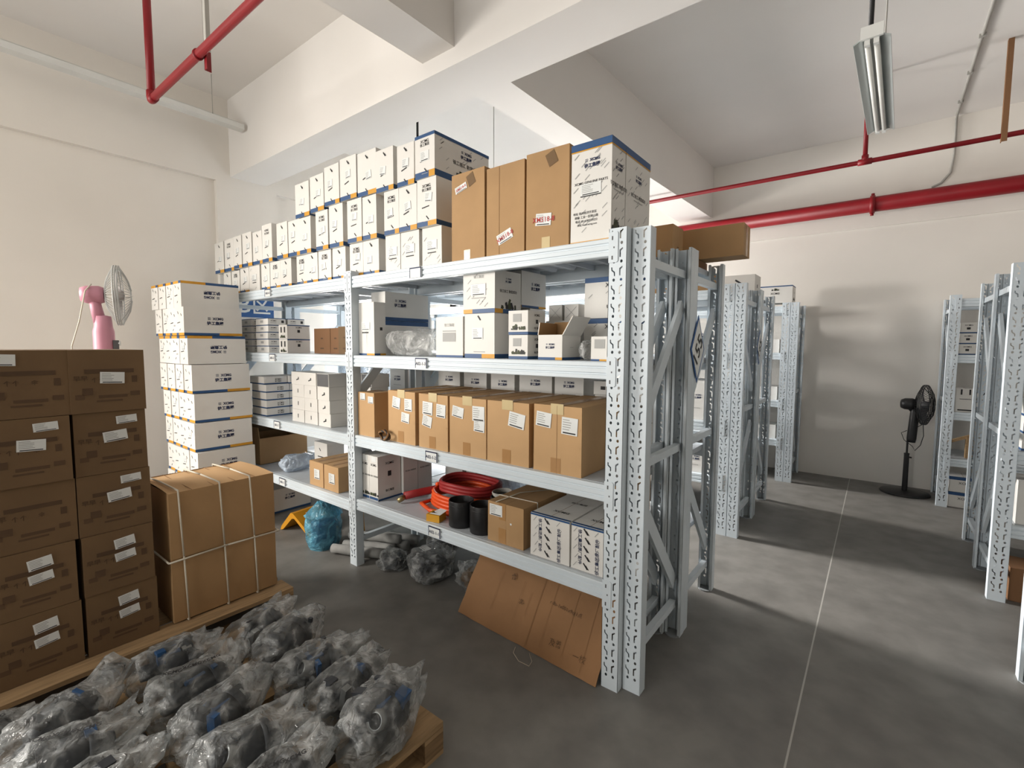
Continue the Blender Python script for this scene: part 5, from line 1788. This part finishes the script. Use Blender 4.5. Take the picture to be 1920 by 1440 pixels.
# ---------------------------------------------------------------- cartons on the farther racks
GR = 'cartons on the farther racks'
carton('carton', 'brown carton peeping above the rack behind the tall printed carton', 'carton', .30, .17, .22, (-.325, .80, Z4), 0, 'kraft', None, [('rect', 'right', .5, .4, .03, .04, 'kraft_edge')], (), (), GR, 600)
carton('carton', 'long brown carton with dark tape overhanging the aisle on top of racks', 'carton', .52, .155, .175, (-.125, 1.03, Z4 + .052), 0, 'kraft', None, (), (), [('right', .5, .5, .05, .17)], GR, 601)
carton('flat_carton', 'flat brown carton lying under the long overhanging one', 'carton', .60, .20, .048, (-.40, 1.0, Z4), 0, 'kraft_red', None, (), (), (), GR, 602)
carton('carton', 'brown carton on the second-aisle rack below the overhanging carton', 'carton', .50, .28, .16, (-.62, 2.35, Z4), 0, 'kraft', None, (), (), (), GR, 603)
carton('carton', 'white carton with dark print on top across the second aisle', 'carton', .28, .26, .20, (-.30, 2.90, Z4), 0, 'white_board', None, [('rect', 'front', .5, .7, .06, .015, 'ink_black', -.6), ('text', 'front', .5, .4, .03, 'XCMG', 'ink_black'), ('rect', 'right', .4, .5, .03, .03, 'ink_black')], (), (), GR, 604)
carton('carton', 'white carton with black rim on the rack against the back wall', 'carton', .34, .24, .19, (-.20, 4.19, 2.002), 0, 'white_board', ('top', .012, 0, 'near'), [('leaf', 'front', .5, .72, .07, .03), ('text', 'front', .5, .55, .022, 'XCMG', 'ink_black'), ('text', 'right', .5, .6, .02, '徐工', 'ink_black'), ('leaf', 'right', .5, .15, .10, .04)], (), (), GR, 605)
# rack against the back wall: what shows between the posts
k = 0
for z, lab in ((.473, 'lowest'), (.913, 'second'), (1.448, 'third')):
    for q in range(2):
        carton('carton', 'white carton on the %s shelf of the back-wall rack, %s from the aisle' % (lab, ORD[q]), 'carton', .20, .28, .15 + .05 * (q % 2), (-.24 - .23 * q, 4.22, z), 0, 'white_board', None, [('rect', 'front', .5, .5, .05, .03, 'ink_black')], (), (), GR, 610 + k)
        k += 1
for z, lab in ((.473, 'lowest'), (.913, 'second'), (1.448, 'third')):
    for q in range(5):
        carton('carton', 'pale carton on the %s shelf across the second aisle, %s from the aisle end' % (lab, ORD[q]), 'carton', .24, .34, .20 + .06 * ((q + k) % 3), (-.42 - .36 * q, 2.17, z), 0, 'white_board', None, [('logo', 'front', .5, .6, .02), ('rect', 'front', .5, .3, .06, .005, 'ink_grey')], (), (), GR, 620 + k)
        k += 1
# across the main aisle
GQ = 'cartons across the main aisle'
for r_ in range(3):
    for q in range(2):
        carton('thin_carton', 'white carton on upper shelf across the aisle, %s row, %s from its upright' % (LT[r_] if r_ else 'lowest', ORD[q]), 'carton', .115, .2, .098, (1.397 + .12 * q, 4.225, 1.448 + r_ * .0995), 0, 'white_board', ('bottom', .010, 0, 'near'), [('text', 'front', .5, .75, .014, 'XCMG', 'ink_black'), ('rect', 'front', .5, .45, .025, .02, 'ink_black')], (), (), GQ, 650 + 2 * r_ + q)
for q in range(2):
    carton('carton', 'squarish white carton on the second shelf across the aisle, %s from its upright' % ORD[q], 'carton', .145, .2, .22, (1.41 + .15 * q, 4.225, .913), 0, 'white_board', None, [('rect', 'front', .3, .85, .012, .05, 'ink_black'), ('rect', 'front', .7, .85, .012, .05, 'ink_black'), ('rect', 'front', .5, .55, .08, .005, 'ink_black'), ('rect', 'front', .5, .08, .10, .012, 'ink_black')], (), (), GQ, 660 + q)
for q in range(2):
    carton('carton', 'white carton with navy lid on the floor across the aisle, %s of two' % ('lower' if q == 0 else 'upper'), 'carton', .20, .22, .145, (1.44, 4.225, .001 + .148 * q), 0, 'white_board', ('top', .03, 0, 'near'), [('text', 'front', .55, .6, .022, 'XCMG', 'ink_black')], (), (), GQ, 664 + q)
wdp = empty('wood_block', (1.46, 4.26, .474))
tag(wdp, 'broken wooden batten piece standing on a shelf across the aisle', 'wood')
mb = MB()
mb.box(-.02, .03, 0, .06, 0, .20, 'wood')
mb.build('upright_batten', wdp)
mb = MB()
mb.box(-.16, .02, .01, .05, -.012, .012, 'wood', Matrix.Translation((0, 0, .205)) @ Matrix.Rotation(-.45, 4, 'Y'))
mb.build('slanted_batten', wdp)
carton('carton', 'reddish brown carton on the floor under the rack across the aisle', 'carton', .30, .24, .20, (1.585, 2.16, .001), 0, 'kraft_red', None, (), (), (), GQ, 670)
carton('carton', 'white carton on the lowest shelf above the reddish floor carton', 'carton', .22, .24, .26, (1.55, 2.16, .473), 0, 'white_board', None, [('rect', 'front', .3, .5, .06, .01, 'ink_black')], (), (), GQ, 671)
for q in range(3):
    carton('thin_carton', 'white carton on the second shelf above it across the aisle, %s' % (LT[q] if q else 'lowest'), 'carton', .24, .24, .10, (1.56, 2.16, .913 + q * .102), 0, 'white_board', ('bottom', .012, 0, 'near'), [('rect', 'front', .4, .5, .06, .01, 'ink_black')], (), (), GQ, 672 + q)
